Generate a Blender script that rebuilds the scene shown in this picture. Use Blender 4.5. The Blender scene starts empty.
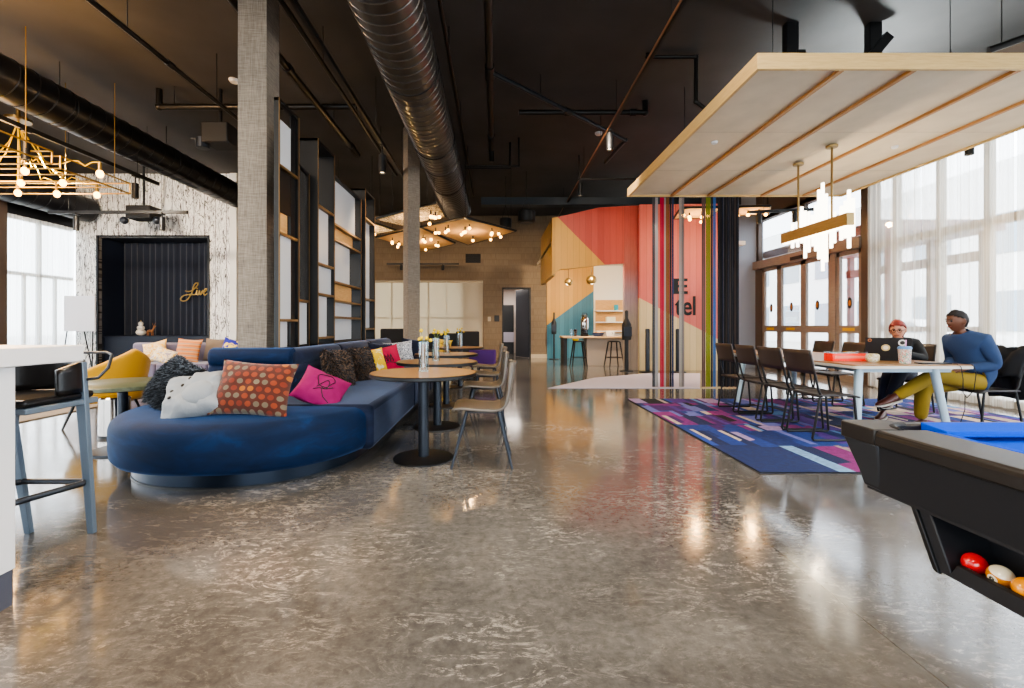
import bpy, bmesh, math, random
from mathutils import Vector, Matrix, Euler, noise
R = math.radians
PI = math.pi
random.seed(7)
C = bpy.context.scene.collection
SC = bpy.context.scene

# ------------------------------------------------------------------ materials
def lin(h):
    if isinstance(h, str):
        h = h.lstrip('#'); c = [int(h[i:i+2], 16)/255 for i in (0, 2, 4)]
        return tuple((x/12.92 if x <= .04045 else ((x+.055)/1.055)**2.4) for x in c) + (1,)
    return tuple(h) + (1,) if len(h) == 3 else tuple(h)

class NT:
    def __init__(s, name):
        s.m = bpy.data.materials.new(name); s.m.use_nodes = True
        s.t = s.m.node_tree; s.b = s.t.nodes['Principled BSDF']; s.out = s.t.nodes['Material Output']
    def n(s, kind, **kw):
        nd = s.t.nodes.new(kind)
        for k, v in kw.items():
            if hasattr(nd, k): setattr(nd, k, v)
            else: nd.inputs[k].default_value = v
        return nd
    def l(s, a, b): s.t.links.new(a, b)
    def co(s, kind='Object', scale=(1, 1, 1), rot=(0, 0, 0), loc=(0, 0, 0)):
        tc = s.n('ShaderNodeTexCoord'); mp = s.n('ShaderNodeMapping')
        mp.inputs['Scale'].default_value = scale; mp.inputs['Rotation'].default_value = rot
        mp.inputs['Location'].default_value = loc
        s.l(tc.outputs[kind], mp.inputs['Vector']); return mp.outputs['Vector']
    def noise(s, vec, scale=5, detail=4, rough=.5, dist=0):
        nd = s.n('ShaderNodeTexNoise'); nd.inputs['Scale'].default_value = scale; nd.inputs['Detail'].default_value = detail
        nd.inputs['Roughness'].default_value = rough; nd.inputs['Distortion'].default_value = dist
        s.l(vec, nd.inputs['Vector']); return nd.outputs['Fac']
    def ramp(s, fac, stops, interp='LINEAR'):
        nd = s.n('ShaderNodeValToRGB'); cr = nd.color_ramp; cr.interpolation = interp
        while len(cr.elements) < len(stops): cr.elements.new(.5)
        for e, (p, c) in zip(cr.elements, stops): e.position = p; e.color = lin(c)
        s.l(fac, nd.inputs['Fac']); return nd.outputs['Color']
    def mix(s, fac, a, b, blend='MIX'):
        nd = s.n('ShaderNodeMix', data_type='RGBA', blend_type=blend)
        for i, v in ((0, fac), (6, a), (7, b)):
            if hasattr(v, 'is_linked'): s.l(v, nd.inputs[i])
            elif i == 0: nd.inputs[0].default_value = v
            else: nd.inputs[i].default_value = lin(v)
        return nd.outputs[2]
    def math(s, op, a, b=0.0):
        nd = s.n('ShaderNodeMath', operation=op)
        for i, v in ((0, a), (1, b)):
            if hasattr(v, 'is_linked'): s.l(v, nd.inputs[i])
            else: nd.inputs[i].default_value = v
        return nd.outputs[0]
    def sep(s, vec):
        nd = s.n('ShaderNodeSeparateXYZ'); s.l(vec, nd.inputs[0]); return nd.outputs
    def bump(s, h, strength=.3, dist=.01):
        nd = s.n('ShaderNodeBump'); nd.inputs['Strength'].default_value = strength; nd.inputs['Distance'].default_value = dist
        s.l(h, nd.inputs['Height']); s.l(nd.outputs['Normal'], s.b.inputs['Normal'])
    def col(s, c):
        if hasattr(c, 'is_linked'): s.l(c, s.b.inputs['Base Color'])
        else: s.b.inputs['Base Color'].default_value = lin(c)
    def set(s, **kw):
        mp = dict(rough='Roughness', metal='Metallic', sheen='Sheen Weight', coat='Coat Weight', trans='Transmission Weight', ior='IOR', alpha='Alpha', spec='Specular IOR Level')
        for k, v in kw.items():
            i = s.b.inputs[mp[k]]
            if hasattr(v, 'is_linked'): s.l(v, i)
            else: i.default_value = v
        return s

def M(name, col, rough=.5, metal=0, sheen=0, coat=0, var=0, vscale=6, bump=0, bscale=40, emis=0, trans=0, spec=.5, vrot=(1, 1, 1)):
    t = NT(name); t.set(rough=rough, metal=metal, sheen=sheen, coat=coat, trans=trans, spec=spec)
    if var:
        f = t.noise(t.co('Object', vrot), vscale, 4, .55)
        d = tuple(max(0, x*(1-var)) for x in lin(col)[:3]); u = tuple(min(1, x*(1+var)) for x in lin(col)[:3])
        t.col(t.ramp(f, [(.3, d), (.7, u)]))
    else: t.col(col)
    if bump: t.bump(t.noise(t.co('Object', vrot), bscale, 3), bump, .01)
    if emis:
        t.b.inputs['Emission Color'].default_value = lin(col); t.b.inputs['Emission Strength'].default_value = emis
    return t.m

def wood(name, a, b, scale=(14, 1.2, 14), rough=.45, coat=0, planks=None):
    t = NT(name); t.set(rough=rough, coat=coat)
    v = t.co('Object', scale)
    f = t.noise(v, 2.5, 6, .6, .8)
    c = t.ramp(f, [(.25, a), (.75, b)])
    t.col(c); t.bump(f, .08, .005)
    return t.m

def plankwall(name, a, b, w=.14, dark=.6, rough=.5):
    """vertical boards with thin joints, boards differing slightly"""
    t = NT(name); t.set(rough=rough)
    v = t.co('Object'); s = t.sep(v)
    u = t.math('ADD', s[0], t.math('MULTIPLY', s[1], 1.0))
    q = t.math('DIVIDE', u, w)
    idx = t.math('FLOOR', q); fr = t.math('FRACT', q)
    wn = t.n('ShaderNodeTexWhiteNoise', noise_dimensions='1D'); t.l(idx, wn.inputs['W'])
    g = t.noise(t.co('Object', (18, 18, 1.5)), 2, 5, .6, .5)
    f = t.math('ADD', t.math('MULTIPLY', wn.outputs['Value'], .5), t.math('MULTIPLY', g, .5))
    c = t.ramp(f, [(.2, a), (.8, b)])
    j = t.math('LESS_THAN', fr, .03)
    c2 = t.mix(t.math('MULTIPLY', j, dark), c, (.01, .008, .006))
    t.col(c2); return t.m

def glassmat(name, tint='#ffffff', refl=.08, fac=None):
    t = NT(name); t.t.nodes.remove(t.b)
    tr = t.n('ShaderNodeBsdfTransparent'); tr.inputs[0].default_value = lin(tint)
    gl = t.n('ShaderNodeBsdfGlossy'); gl.inputs['Roughness'].default_value = .02
    lw = t.n('ShaderNodeLayerWeight'); lw.inputs['Blend'].default_value = .25
    mx = t.n('ShaderNodeMixShader')
    t.l(t.math('ADD', t.math('MULTIPLY', lw.outputs['Fresnel'], .5), refl*.5), mx.inputs[0])
    t.l(tr.outputs[0], mx.inputs[1]); t.l(gl.outputs[0], mx.inputs[2]); t.l(mx.outputs[0], t.out.inputs[0])
    return t.m

def sheer(name, col, transp=.4):
    t = NT(name); t.t.nodes.remove(t.b)
    tr = t.n('ShaderNodeBsdfTransparent'); tl = t.n('ShaderNodeBsdfTranslucent'); df = t.n('ShaderNodeBsdfDiffuse')
    tl.inputs[0].default_value = lin(col); df.inputs[0].default_value = lin(col)
    m1 = t.n('ShaderNodeMixShader'); m1.inputs[0].default_value = .4
    t.l(tl.outputs[0], m1.inputs[1]); t.l(df.outputs[0], m1.inputs[2])
    mx = t.n('ShaderNodeMixShader')
    f = t.noise(t.co('Object', (1, 30, .15)), 3, 3)
    fr = t.ramp(f, [(.3, (1-transp-.15,)*3), (.7, (1-transp+.12,)*3)])
    t.l(fr, mx.inputs[0])
    t.l(tr.outputs[0], mx.inputs[1]); t.l(m1.outputs[0], mx.inputs[2]); t.l(mx.outputs[0], t.out.inputs[0])
    return t.m

def attrmat(name, rough=.9, sheen=0, bump=.4, bscale=260, mul=0):
    t = NT(name); t.set(rough=rough, sheen=sheen)
    a = t.n('ShaderNodeAttribute', attribute_name='Col')
    c = a.outputs['Color']
    if mul:
        f = t.noise(t.co('Object'), 24, 3); c = t.mix(mul, c, t.ramp(f, [(.3, '#606060'), (.7, '#ffffff')]), 'MULTIPLY')
    t.col(c)
    if bump: t.bump(t.noise(t.co('Object'), bscale, 2), bump, .005)
    return t.m

def emit(name, col, st):
    t = NT(name); t.t.nodes.remove(t.b); e = t.n('ShaderNodeEmission'); e.inputs[0].default_value = lin(col); e.inputs[1].default_value = st
    t.l(e.outputs[0], t.out.inputs[0]); return t.m

# floor: polished concrete
def floor_mat():
    t = NT('polished_concrete')
    v = t.co('Object')
    big = t.noise(v, .55, 5, .55, .6)
    base = t.ramp(big, [(.28, '#434241'), (.5, '#62605d'), (.74, '#87847f')])
    fine = t.noise(t.co('Object', (1, 1, 1)), 22, 6, .7)
    base = t.mix(.55, base, t.ramp(fine, [(.3, '#666666'), (.7, '#ffffff')]), 'MULTIPLY')
    # pale trowel swirls: thin bands of a warped noise, broken up by another
    w = t.noise(t.co('Object', (1.0, 2.2, 1), (0, 0, R(-14))), 2.4, 9, .72, 2.6)
    band = t.ramp(w, [(.47, (0, 0, 0)), (.515, (1, 1, 1)), (.56, (0, 0, 0))])
    br = t.ramp(t.noise(t.co('Object', (1, 2.4, 1), (0, 0, R(-25))), 10, 7, .8, 1.5), [(.47, (0, 0, 0)), (.58, (1, 1, 1))])
    br2 = t.ramp(t.noise(v, 1.1, 3, .6), [(.46, (.12, .12, .12)), (.66, (1, 1, 1))])
    k = t.mix(1, t.mix(1, band, br, 'MULTIPLY'), br2, 'MULTIPLY')
    base = t.mix(t.math('MULTIPLY', k, .72), base, '#d8d0c4')
    sp = t.ramp(t.noise(t.co('Object', (1, 1.6, 1), (0, 0, R(20))), 11, 7, .8, 1.2), [(.60, (0, 0, 0)), (.68, (1, 1, 1))])
    base = t.mix(t.math('MULTIPLY', t.mix(1, sp, br2, 'MULTIPLY'), .45), base, '#c9c2b8')
    s = t.sep(v)
    j = None
    for ax, o in ((0, 1.44), (0, -3.3), (0, 5.9), (1, 5.6), (1, 10.4)):
        q = t.math('LESS_THAN', t.math('ABSOLUTE', t.math('SUBTRACT', s[ax], o)), .004)
        j = q if j is None else t.math('MAXIMUM', j, q)
    base = t.mix(t.math('MULTIPLY', j, .6), base, '#1c1a18')
    t.col(base)
    rg = t.ramp(t.noise(v, 3, 5, .6, .5), [(.3, (.08,)*3), (.7, (.18,)*3)])
    t.set(rough=rg, spec=.5, coat=.35); t.b.inputs['Coat Roughness'].default_value = .10
    t.bump(t.noise(v, 9, 4, .6), .025, .01)
    return t.m

MAT = dict(
    floor=floor_mat(),
    ceiling=M('dark_ceiling_paint', '#3b3938', .75, var=.25, vscale=.8),
    brownwall=None, blackm=M('matte_black_metal', '#101113', .45, spec=.4), steel=M('grey_blue_steel', '#6d7d8e', .4, .35),
    darksteel=M('dark_steel', '#2b3038', .38, .6), iron=M('black_iron_pipe', '#2b2a29', .35, .7),
    duct=None, oak=wood('oak_top', '#7a5530', '#a27845', (3, 30, 10), .38, .15),
    ply=wood('pale_plywood', '#bb9a63', '#d6b982', (2, 2, 40), .5),
    slat=wood('warm_wood_slat', '#9a6c3c', '#b5854f', (20, 2, 20), .5),
    felt=M('cream_acoustic_felt', '#d6cab3', .95, var=.06, vscale=3, bump=.15, bscale=90),
    velvet=None, plinth=M('brushed_plinth_metal', '#1d2633', .3, .7), white=M('white_laminate', '#dcdcde', .35),
    whitewall=M('white_plaster', '#d9d6d0', .8), glass=glassmat('window_glass'), clear=glassmat('clear_glass', '#f2fbff', .2),
    frost=None, bronze=wood('bronze_wood_trim', '#6f625a', '#877a70', (8, 2, 30), .4), mullion=M('pale_mullion', '#a9a296', .5),
    post=M('dark_bronze_post', '#4a3f38', .5), sheer=sheer('sheer_curtain', '#e6ded0', .52), sheerl=sheer('sheer_curtain_left', '#dfe2e0', .5),
    navy=M('navy_drape', '#131b2b', .85, sheen=.2), navyp=M('navy_panel', '#111a2b', .6), linen=None,
    taupe=M('taupe_leather', '#5c564f', .42, var=.08, vscale=8), taupes=M('pale_taupe_side', '#9b958d', .5),
    chairblack=M('black_chair_shell', '#2a2523', .45, spec=.5), yellow=M('mustard_felt', '#c99410', .9, sheen=.3, bump=.2, bscale=120),
    poolblack=M('graphite_laminate', '#1c1d21', .5, spec=.4), poolrail=M('smoked_rail', '#1f1b18', .42, spec=.35), poolgrey=M('graphite_corner', '#393c41', .38, .5),
    cloth=M('blue_pool_cloth', '#0a44bd', .95, spec=.1, bump=.1, bscale=300), rubber=M('black_rubber', '#0b0b0c', .7),
    chrome=M('chrome', '#a19c97', .12, 1), brass=M('aged_brass', '#8a744c', .35, .9), gold=M('gold_rod', '#a5874a', .35, .7),
    cord=M('yellow_cord', '#d9b400', .6), bulb=emit('warm_bulb', '#ffbe62', 9), lens=emit('spot_lens', '#ffe2b8', 9),
    rodlit=emit('lit_glass_rod', '#fff2da', 4.5), barwhite=emit('lit_strip', '#ffe9c0', 6),
    lilac=M('lilac_grey_fabric', '#615e76', .9, sheen=.3), denim=M('dark_denim', '#1b2233', .9), mustard=M('mustard_chino', '#87701f', .9, bump=.25, bscale=25),
    blueshirt=M('blue_sweater', '#2a3f62', .9, bump=.3, bscale=18), blackcloth=M('black_cloth', '#15171b', .9, bump=.3, bscale=18),
    skin=M('light_skin', '#c88a6e', .5), skin2=M('brown_skin', '#613c2a', .5), redhair=M('red_hair', '#7c1f0e', .6, var=.4, vscale=40, bump=.8, bscale=60),
    darkhair=M('short_dark_hair', '#1c1512', .8), shoe=M('brown_leather_shoe', '#4a241a', .4), sole=M('pale_sole', '#b9b4aa', .7),
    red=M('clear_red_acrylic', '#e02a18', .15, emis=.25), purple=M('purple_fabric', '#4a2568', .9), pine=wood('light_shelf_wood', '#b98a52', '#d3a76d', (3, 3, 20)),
    cream=M('cream_paint', '#e3d8c4', .7), pave=M('pale_paving', '#b9b7b1', .9, var=.1, vscale=.5), facade=M('white_facade', '#e8e8e6', .8),
    lilacrug=M('pale_lavender_carpet', '#a9a5b4', .95), plate=M('putty_plate', '#b5a58c', .5), amber=M('amber_fill', '#8a531c', .6),
    leaf=M('green_stem', '#55672a', .7), craspedia=M('yellow_flower', '#d9b81c', .9, bump=.5, bscale=200),
)
def brown():
    t = NT('taupe_woven_wallcovering'); t.set(rough=.75)
    b = t.n('ShaderNodeTexBrick'); b.inputs['Scale'].default_value = 1; b.inputs['Brick Width'].default_value = .9; b.inputs['Row Height'].default_value = .22
    b.inputs['Mortar Size'].default_value = .006; b.offset = .5
    t.l(t.co('Object', (1, 1, 1), (R(90), 0, 0)), b.inputs['Vector'])
    b.inputs['Color1'].default_value = lin('#85745f'); b.inputs['Color2'].default_value = lin('#7d6c58'); b.inputs['Mortar'].default_value = lin('#6f5f4b')
    f = t.noise(t.co('Object', (60, 60, 3)), 1.5, 3)
    t.col(t.mix(.5, b.outputs['Color'], t.ramp(f, [(.3, '#8f8f8f'), (.7, '#ffffff')]), 'MULTIPLY')); return t.m
MAT['brownwall'] = brown()
def linen():
    t = NT('grey_linen_wallcovering'); t.set(rough=.8)
    f = t.noise(t.co('Object', (160, 160, 8)), 1, 3); g = t.noise(t.co('Object', (10, 10, 160)), 1, 3)
    h = t.math('ADD', t.math('MULTIPLY', f, .5), t.math('MULTIPLY', g, .5))
    t.col(t.ramp(h, [(.35, '#5f564d'), (.65, '#8d8376')])); t.bump(h, .2, .005); return t.m
MAT['linen'] = linen()
def ductm():
    t = NT('spiral_duct_metal'); t.set(rough=.3, metal=.85)
    t.col('#5f5c5a'); t.bump(t.noise(t.co('Object'), 3, 2), .03, .02); return t.m
MAT['duct'] = ductm()
MAT['ductdark'] = M('dark_painted_duct', '#23252a', .32, .6)
def velvet():
    t = NT('blue_velvet'); t.set(rough=.75, sheen=.30, spec=.2)
    t.b.inputs['Sheen Roughness'].default_value = .35; t.b.inputs['Sheen Tint'].default_value = lin('#6f9bd8')
    f = t.noise(t.co('Object', (1.5, 1.5, 4)), 2.2, 5, .6, .6)
    t.col(t.ramp(f, [(.3, '#03132b'), (.55, '#051c3b'), (.8, '#0a2d55')])); t.bump(t.noise(t.co('Object'), 220, 2), .1, .003); return t.m
MAT['velvet'] = velvet()
def velvet2():
    t = NT('slate_velvet'); t.set(rough=.75, sheen=.5, spec=.2)
    t.b.inputs['Sheen Roughness'].default_value = .35; t.b.inputs['Sheen Tint'].default_value = lin('#9fb0d0')
    f = t.noise(t.co('Object', (1.5, 1.5, 4)), 2.2, 5, .6, .6)
    t.col(t.ramp(f, [(.3, '#0c1222'), (.55, '#141d33'), (.8, '#202b44')])); t.bump(t.noise(t.co('Object'), 220, 2), .1, .003); return t.m
MAT['velvet2'] = velvet2()
def frost(name, col, e):
    t = NT(name); t.set(rough=.35); t.col(col)
    t.b.inputs['Emission Color'].default_value = lin(col); t.b.inputs['Emission Strength'].default_value = e; return t.m
MAT['frost'] = frost('frosted_white_panel', '#b4b8bd', .05)  # faint emission brightens the panels, which are no lamps
MAT['mirror'] = M('smoked_mirror', '#8d8a88', .12, .9)
def whiteplank():
    t = NT('whitewashed_planks'); t.set(rough=.7)
    v = t.co('Object'); s = t.sep(v)
    q = t.math('DIVIDE', s[0], .28); idx = t.math('FLOOR', q); fr = t.math('FRACT', q)
    wn = t.n('ShaderNodeTexWhiteNoise', noise_dimensions='1D'); t.l(idx, wn.inputs['W'])
    cv = t.n('ShaderNodeCombineXYZ'); t.l(t.math('MULTIPLY', s[0], 4.5), cv.inputs[0]); t.l(t.math('MULTIPLY', wn.outputs['Value'], 30), cv.inputs[1]); t.l(t.math('MULTIPLY', s[2], .9), cv.inputs[2])
    f = t.noise(cv.outputs[0], 1.6, 6, .62, 1.6)
    c = t.ramp(f, [(.34, '#eceae6'), (.47, '#dedbd6'), (.482, '#171412'), (.508, '#221e1c'), (.52, '#e6e3de'), (.60, '#efede9'), (.612, '#2a2623'), (.628, '#e9e6e2')])
    j = t.math('LESS_THAN', fr, .05)
    t.col(t.mix(t.math('MULTIPLY', j, .8), c, '#2a2725')); return t.m
MAT['whiteplank'] = whiteplank()

# ------------------------------------------------------------------ mesh builder
class MB:
    def __init__(s): s.bm = bmesh.new(); s.mi = 0
    def v(s, p): return s.bm.verts.new(p)
    def f(s, vs, m=None):
        try:
            f = s.bm.faces.new(vs); f.material_index = s.mi if m is None else m; return f
        except ValueError: return None
    def box(s, x0, x1, y0, y1, z0, z1, m=None):
        v = [s.v((x, y, z)) for z in (z0, z1) for y in (y0, y1) for x in (x0, x1)]
        for q in ((0, 2, 3, 1), (4, 5, 7, 6), (0, 1, 5, 4), (2, 6, 7, 3), (0, 4, 6, 2), (1, 3, 7, 5)): s.f([v[i] for i in q], m)
        return s
    def obox(s, c, size, rot=(0, 0, 0), m=None):
        mt = Matrix.Translation(c) @ Euler(rot).to_matrix().to_4x4()
        a, b, d = [x/2 for x in size]
        v = [s.v(mt @ Vector((x, y, z))) for z in (-d, d) for y in (-b, b) for x in (-a, a)]
        for q in ((0, 2, 3, 1), (4, 5, 7, 6), (0, 1, 5, 4), (2, 6, 7, 3), (0, 4, 6, 2), (1, 3, 7, 5)): s.f([v[i] for i in q], m)
        return s
    def hexa(s, p, m=None):  # 8 points: bottom 4 (ccw) then top 4
        v = [s.v(x) for x in p]
        for q in ((3, 2, 1, 0), (4, 5, 6, 7), (0, 1, 5, 4), (1, 2, 6, 5), (2, 3, 7, 6), (3, 0, 4, 7)): s.f([v[i] for i in q], m)
        return s
    def cyl(s, p0, p1, r0, r1=None, n=14, m=None, caps=True):
        r1 = r0 if r1 is None else r1
        p0, p1 = Vector(p0), Vector(p1); d = (p1-p0).normalized()
        a = d.orthogonal().normalized(); b = d.cross(a)
        A = [s.v(p0+(a*math.cos(2*PI*i/n)+b*math.sin(2*PI*i/n))*r0) for i in range(n)]
        B = [s.v(p1+(a*math.cos(2*PI*i/n)+b*math.sin(2*PI*i/n))*r1) for i in range(n)]
        for i in range(n): s.f([A[i], A[(i+1) % n], B[(i+1) % n], B[i]], m)
        if caps: s.f(A[::-1], m); s.f(B, m)
        return s
    def tube(s, pts, r, n=8, m=None, closed=False, flat=1.0):
        P = [Vector(p) for p in pts]; N = len(P); rings = []
        up = None
        for i, p in enumerate(P):
            if closed: d = (P[(i+1) % N]-P[i-1]).normalized()
            else: d = ((P[min(i+1, N-1)])-(P[max(i-1, 0)])).normalized()
            if up is None: up = d.orthogonal().normalized()
            up = (up-d*up.dot(d)).normalized(); b = d.cross(up)
            rr = r[i] if isinstance(r, (list, tuple)) else r
            rings.append([s.v(p+(up*math.cos(2*PI*k/n)+b*math.sin(2*PI*k/n)*flat)*rr) for k in range(n)])
        for i in range(N if closed else N-1):
            A, B = rings[i], rings[(i+1) % N]
            for k in range(n): s.f([A[k], A[(k+1) % n], B[(k+1) % n], B[k]], m)
        if not closed: s.f(rings[0][::-1], m); s.f(rings[-1], m)
        return s
    def lathe(s, prof, c=(0, 0, 0), n=28, m=None):
        c = Vector(c); rings = []
        for r, z in prof:
            if r < 1e-5: rings.append([s.v(c+Vector((0, 0, z)))])
            else: rings.append([s.v(c+Vector((r*math.cos(2*PI*i/n), r*math.sin(2*PI*i/n), z))) for i in range(n)])
        for A, B in zip(rings, rings[1:]):
            for i in range(n):
                j = (i+1) % n
                if len(A) == 1 and len(B) == 1: break
                if len(A) == 1: s.f([A[0], B[i], B[j]], m)
                elif len(B) == 1: s.f([A[i], A[j], B[0]], m)
                else: s.f([A[i], A[j], B[j], B[i]], m)
        return s
    def prism(s, poly, a0, a1, axis='z', m=None):
        def P(u, w, a): return {'z': (u, w, a), 'y': (u, a, w), 'x': (a, u, w)}[axis]
        A = [s.v(P(u, w, a0)) for u, w in poly]; B = [s.v(P(u, w, a1)) for u, w in poly]; n = len(poly)
        s.f(A[::-1], m); s.f(B, m)
        for i in range(n): s.f([A[i], A[(i+1) % n], B[(i+1) % n], B[i]], m)
        return s
    def sphere(s, c, r, nu=16, nv=10, m=None, rot=None):
        c = Vector(c); r = (r, r, r) if not isinstance(r, (tuple, list)) else r
        rm = Euler(rot).to_matrix() if rot else None; rings = []
        for j in range(nv+1):
            th = PI*j/nv; ring = []
            for i in range(1 if j in (0, nv) else nu):
                p = Vector((r[0]*math.sin(th)*math.cos(2*PI*i/nu), r[1]*math.sin(th)*math.sin(2*PI*i/nu), r[2]*math.cos(th)))
                ring.append(s.v(c+(rm @ p if rm else p)))
            rings.append(ring)
        for A, B in zip(rings, rings[1:]):
            for i in range(nu):
                k = (i+1) % nu
                if len(A) == 1: s.f([A[0], B[i], B[k]], m)
                elif len(B) == 1: s.f([A[i], A[k], B[0]], m)
                else: s.f([A[i], A[k], B[k], B[i]], m)
        return s
    def loft(s, rings, closed=True, cap=True, m=None):
        RR = [[s.v(p) for p in r] for r in rings]; n = len(RR[0])
        for A, B in zip(RR, RR[1:]):
            for i in range(n if closed else n-1): s.f([A[i], A[(i+1) % n], B[(i+1) % n], B[i]], m)
        if cap and closed: s.f(RR[0][::-1], m); s.f(RR[-1], m)
        return s
    def grid(s, fn, nu, nv, m=None):
        V = [[s.v(fn(i/nu, j/nv)) for j in range(nv+1)] for i in range(nu+1)]
        for i in range(nu):
            for j in range(nv): s.f([V[i][j], V[i+1][j], V[i+1][j+1], V[i][j+1]], m)
        return s
    def build(s, name, mat, parent=None, bevel=0, seg=2, sub=0, smooth=40, loc=None, rot=None, solid=0, merge=0, label=None, kind=None):
        if merge: bmesh.ops.remove_doubles(s.bm, verts=s.bm.verts, dist=merge)
        bmesh.ops.recalc_face_normals(s.bm, faces=s.bm.faces)
        me = bpy.data.meshes.new(name)
        if smooth:
            for f in s.bm.faces: f.smooth = True
            for e in s.bm.edges:
                if len(e.link_faces) == 2 and e.calc_face_angle(0) > R(smooth) and not sub: e.smooth = False
        s.bm.to_mesh(me); s.bm.free()
        for m in (mat if isinstance(mat, (list, tuple)) else [mat]): me.materials.append(MAT[m] if isinstance(m, str) else m)
        o = bpy.data.objects.new(name, me); C.objects.link(o)
        if parent: o.parent = parent
        if loc: o.location = loc
        if rot: o.rotation_euler = rot
        if solid:
            k = o.modifiers.new('thick', 'SOLIDIFY'); k.thickness = solid; k.offset = 0
        if bevel:
            k = o.modifiers.new('edge', 'BEVEL'); k.width = bevel; k.segments = seg; k.limit_method = 'ANGLE'; k.angle_limit = R(35)
        if sub:
            k = o.modifiers.new('smooth', 'SUBSURF'); k.levels = k.render_levels = sub
        if label: o['label'] = label
        if kind: o['kind'] = kind
        return o

def thing(name, label, cat, loc=(0, 0, 0), rotz=0, group=None):
    o = bpy.data.objects.new(name, None); C.objects.link(o); o.empty_display_size = .1
    o.location = loc; o.rotation_euler = (0, 0, rotz); o['label'] = label; o['category'] = cat
    if group: o['group'] = group
    return o
def tag(o, label, cat, group=None):
    o['label'] = label; o['category'] = cat
    if group: o['group'] = group
    return o
def struct(o): o['kind'] = 'structure'; return o
def dup(root, loc=None, rotz=None, label=None, group=None):
    r = root.copy(); C.objects.link(r)
    if loc is not None: r.location = loc
    if rotz is not None: r.rotation_euler = (r.rotation_euler[0], r.rotation_euler[1], rotz)
    if label: r['label'] = label
    if group: r['group'] = group
    for ch in list(root.children):
        c = ch.copy(); C.objects.link(c); c.parent = r
        for g in list(ch.children):
            d = g.copy(); C.objects.link(d); d.parent = c
    return r
def text(body, name, mat, parent, loc, rot, size, extrude=.005, bold=0, align='CENTER', fit=None):
    cu = bpy.data.curves.new(name, 'FONT'); cu.body = body; cu.size = size; cu.extrude = extrude; cu.offset = bold; cu.align_x = align
    cu.materials.append(MAT[mat]); o = bpy.data.objects.new(name, cu); C.objects.link(o); o.parent = parent
    bpy.context.view_layer.update()
    me = bpy.data.meshes.new_from_object(o.evaluated_get(bpy.context.evaluated_depsgraph_get())); bpy.data.objects.remove(o); bpy.data.curves.remove(cu)
    o = bpy.data.objects.new(name, me); C.objects.link(o); o.parent = parent
    o.location = loc; o.rotation_euler = rot
    if fit:
        xs = [v.co.x for v in me.vertices]; ys = [v.co.y for v in me.vertices]; kx = fit[0]/(max(xs)-min(xs)); ky = fit[1]/(max(ys)-min(ys)); x0 = min(xs); y0 = min(ys)
        for v in me.vertices: v.co.x = (v.co.x-x0)*kx; v.co.y = (v.co.y-y0)*ky
    return o
def lamp(kind, name, loc, energy, col='#ffffff', rot=(0, 0, 0), size=None, spot=None, r=.05, sizey=None):
    l = bpy.data.lights.new(name, kind); l.energy = energy; l.color = lin(col)[:3]
    if kind == 'AREA':
        l.size = size; 
        if sizey: l.shape = 'RECTANGLE'; l.size_y = sizey
    else: l.shadow_soft_size = r
    if kind == 'SPOT': l.spot_size = R(spot); l.spot_blend = .6
    o = bpy.data.objects.new(name, l); C.objects.link(o); o.location = loc; o.rotation_euler = rot; return o
# ------------------------------------------------------------------ camera, sky, light
cam = bpy.data.cameras.new('camera'); co = bpy.data.objects.new('camera', cam); C.objects.link(co)
co.location = (0, 0, 1.15); co.rotation_euler = (R(90), 0, 0)
cam.sensor_width = 36; cam.lens = 16.0; cam.shift_x = 16/1024; cam.shift_y = -18/1024; cam.clip_start = .05
SC.camera = co
w = bpy.data.worlds.new('overcast_sky'); SC.world = w; w.use_nodes = True
bg = w.node_tree.nodes['Background']; tc = w.node_tree.nodes.new('ShaderNodeTexCoord'); sp = w.node_tree.nodes.new('ShaderNodeSeparateXYZ')
rp = w.node_tree.nodes.new('ShaderNodeValToRGB'); rp.color_ramp.elements[0].position = .45; rp.color_ramp.elements[0].color = lin('#b9c0c2')
rp.color_ramp.elements[1].position = .75; rp.color_ramp.elements[1].color = lin('#dfe9f5')
mr = w.node_tree.nodes.new('ShaderNodeMapRange'); mr.inputs[1].default_value = -1; mr.inputs[2].default_value = 1
w.node_tree.links.new(tc.outputs['Generated'], sp.inputs[0]); w.node_tree.links.new(sp.outputs[2], mr.inputs[0])
w.node_tree.links.new(mr.outputs[0], rp.inputs[0]); w.node_tree.links.new(rp.outputs[0], bg.inputs[0])
bg.inputs[1].default_value = 8.0
SC.view_settings.view_transform = 'AgX'; SC.view_settings.look = 'AgX - Medium High Contrast'; SC.view_settings.exposure = .72
SC.cycles.use_denoising = True; SC.cycles.max_bounces = 8; SC.cycles.transparent_max_bounces = 16; SC.cycles.diffuse_bounces = 4
SC.cycles.sample_clamp_indirect = 8; SC.cycles.caustics_reflective = False; SC.cycles.caustics_refractive = False

for i, (x, y, e) in enumerate(((-3.5, -1.5, 230), (2.5, -1.0, 200), (-6.0, 3.4, 230), (.6, 3.0, 120))):
    lamp('AREA', 'ceiling_fill_light', (x, y, 5.0), e, '#fff0dc', size=1.6)  # added fill lights out of view, no fixtures of the room
lamp('SPOT', 'wall_fill_spot', (1.6, 7.2, 4.3), 260, '#ffe9d0', rot=(R(72), 0, R(-25)), spot=75, r=.1)  # added spots without fixtures, brightening the bar, back and plank walls
lamp('SPOT', 'wall_fill_spot', (-1.8, 9.6, 3.9), 330, '#ffe3bf', rot=(R(80), 0, R(3)), spot=95, r=.1)
lamp('SPOT', 'wall_fill_spot', (-7.0, 7.0, 3.7), 700, '#fff0dc', rot=(R(78), 0, R(22)), spot=95, r=.1)

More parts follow.
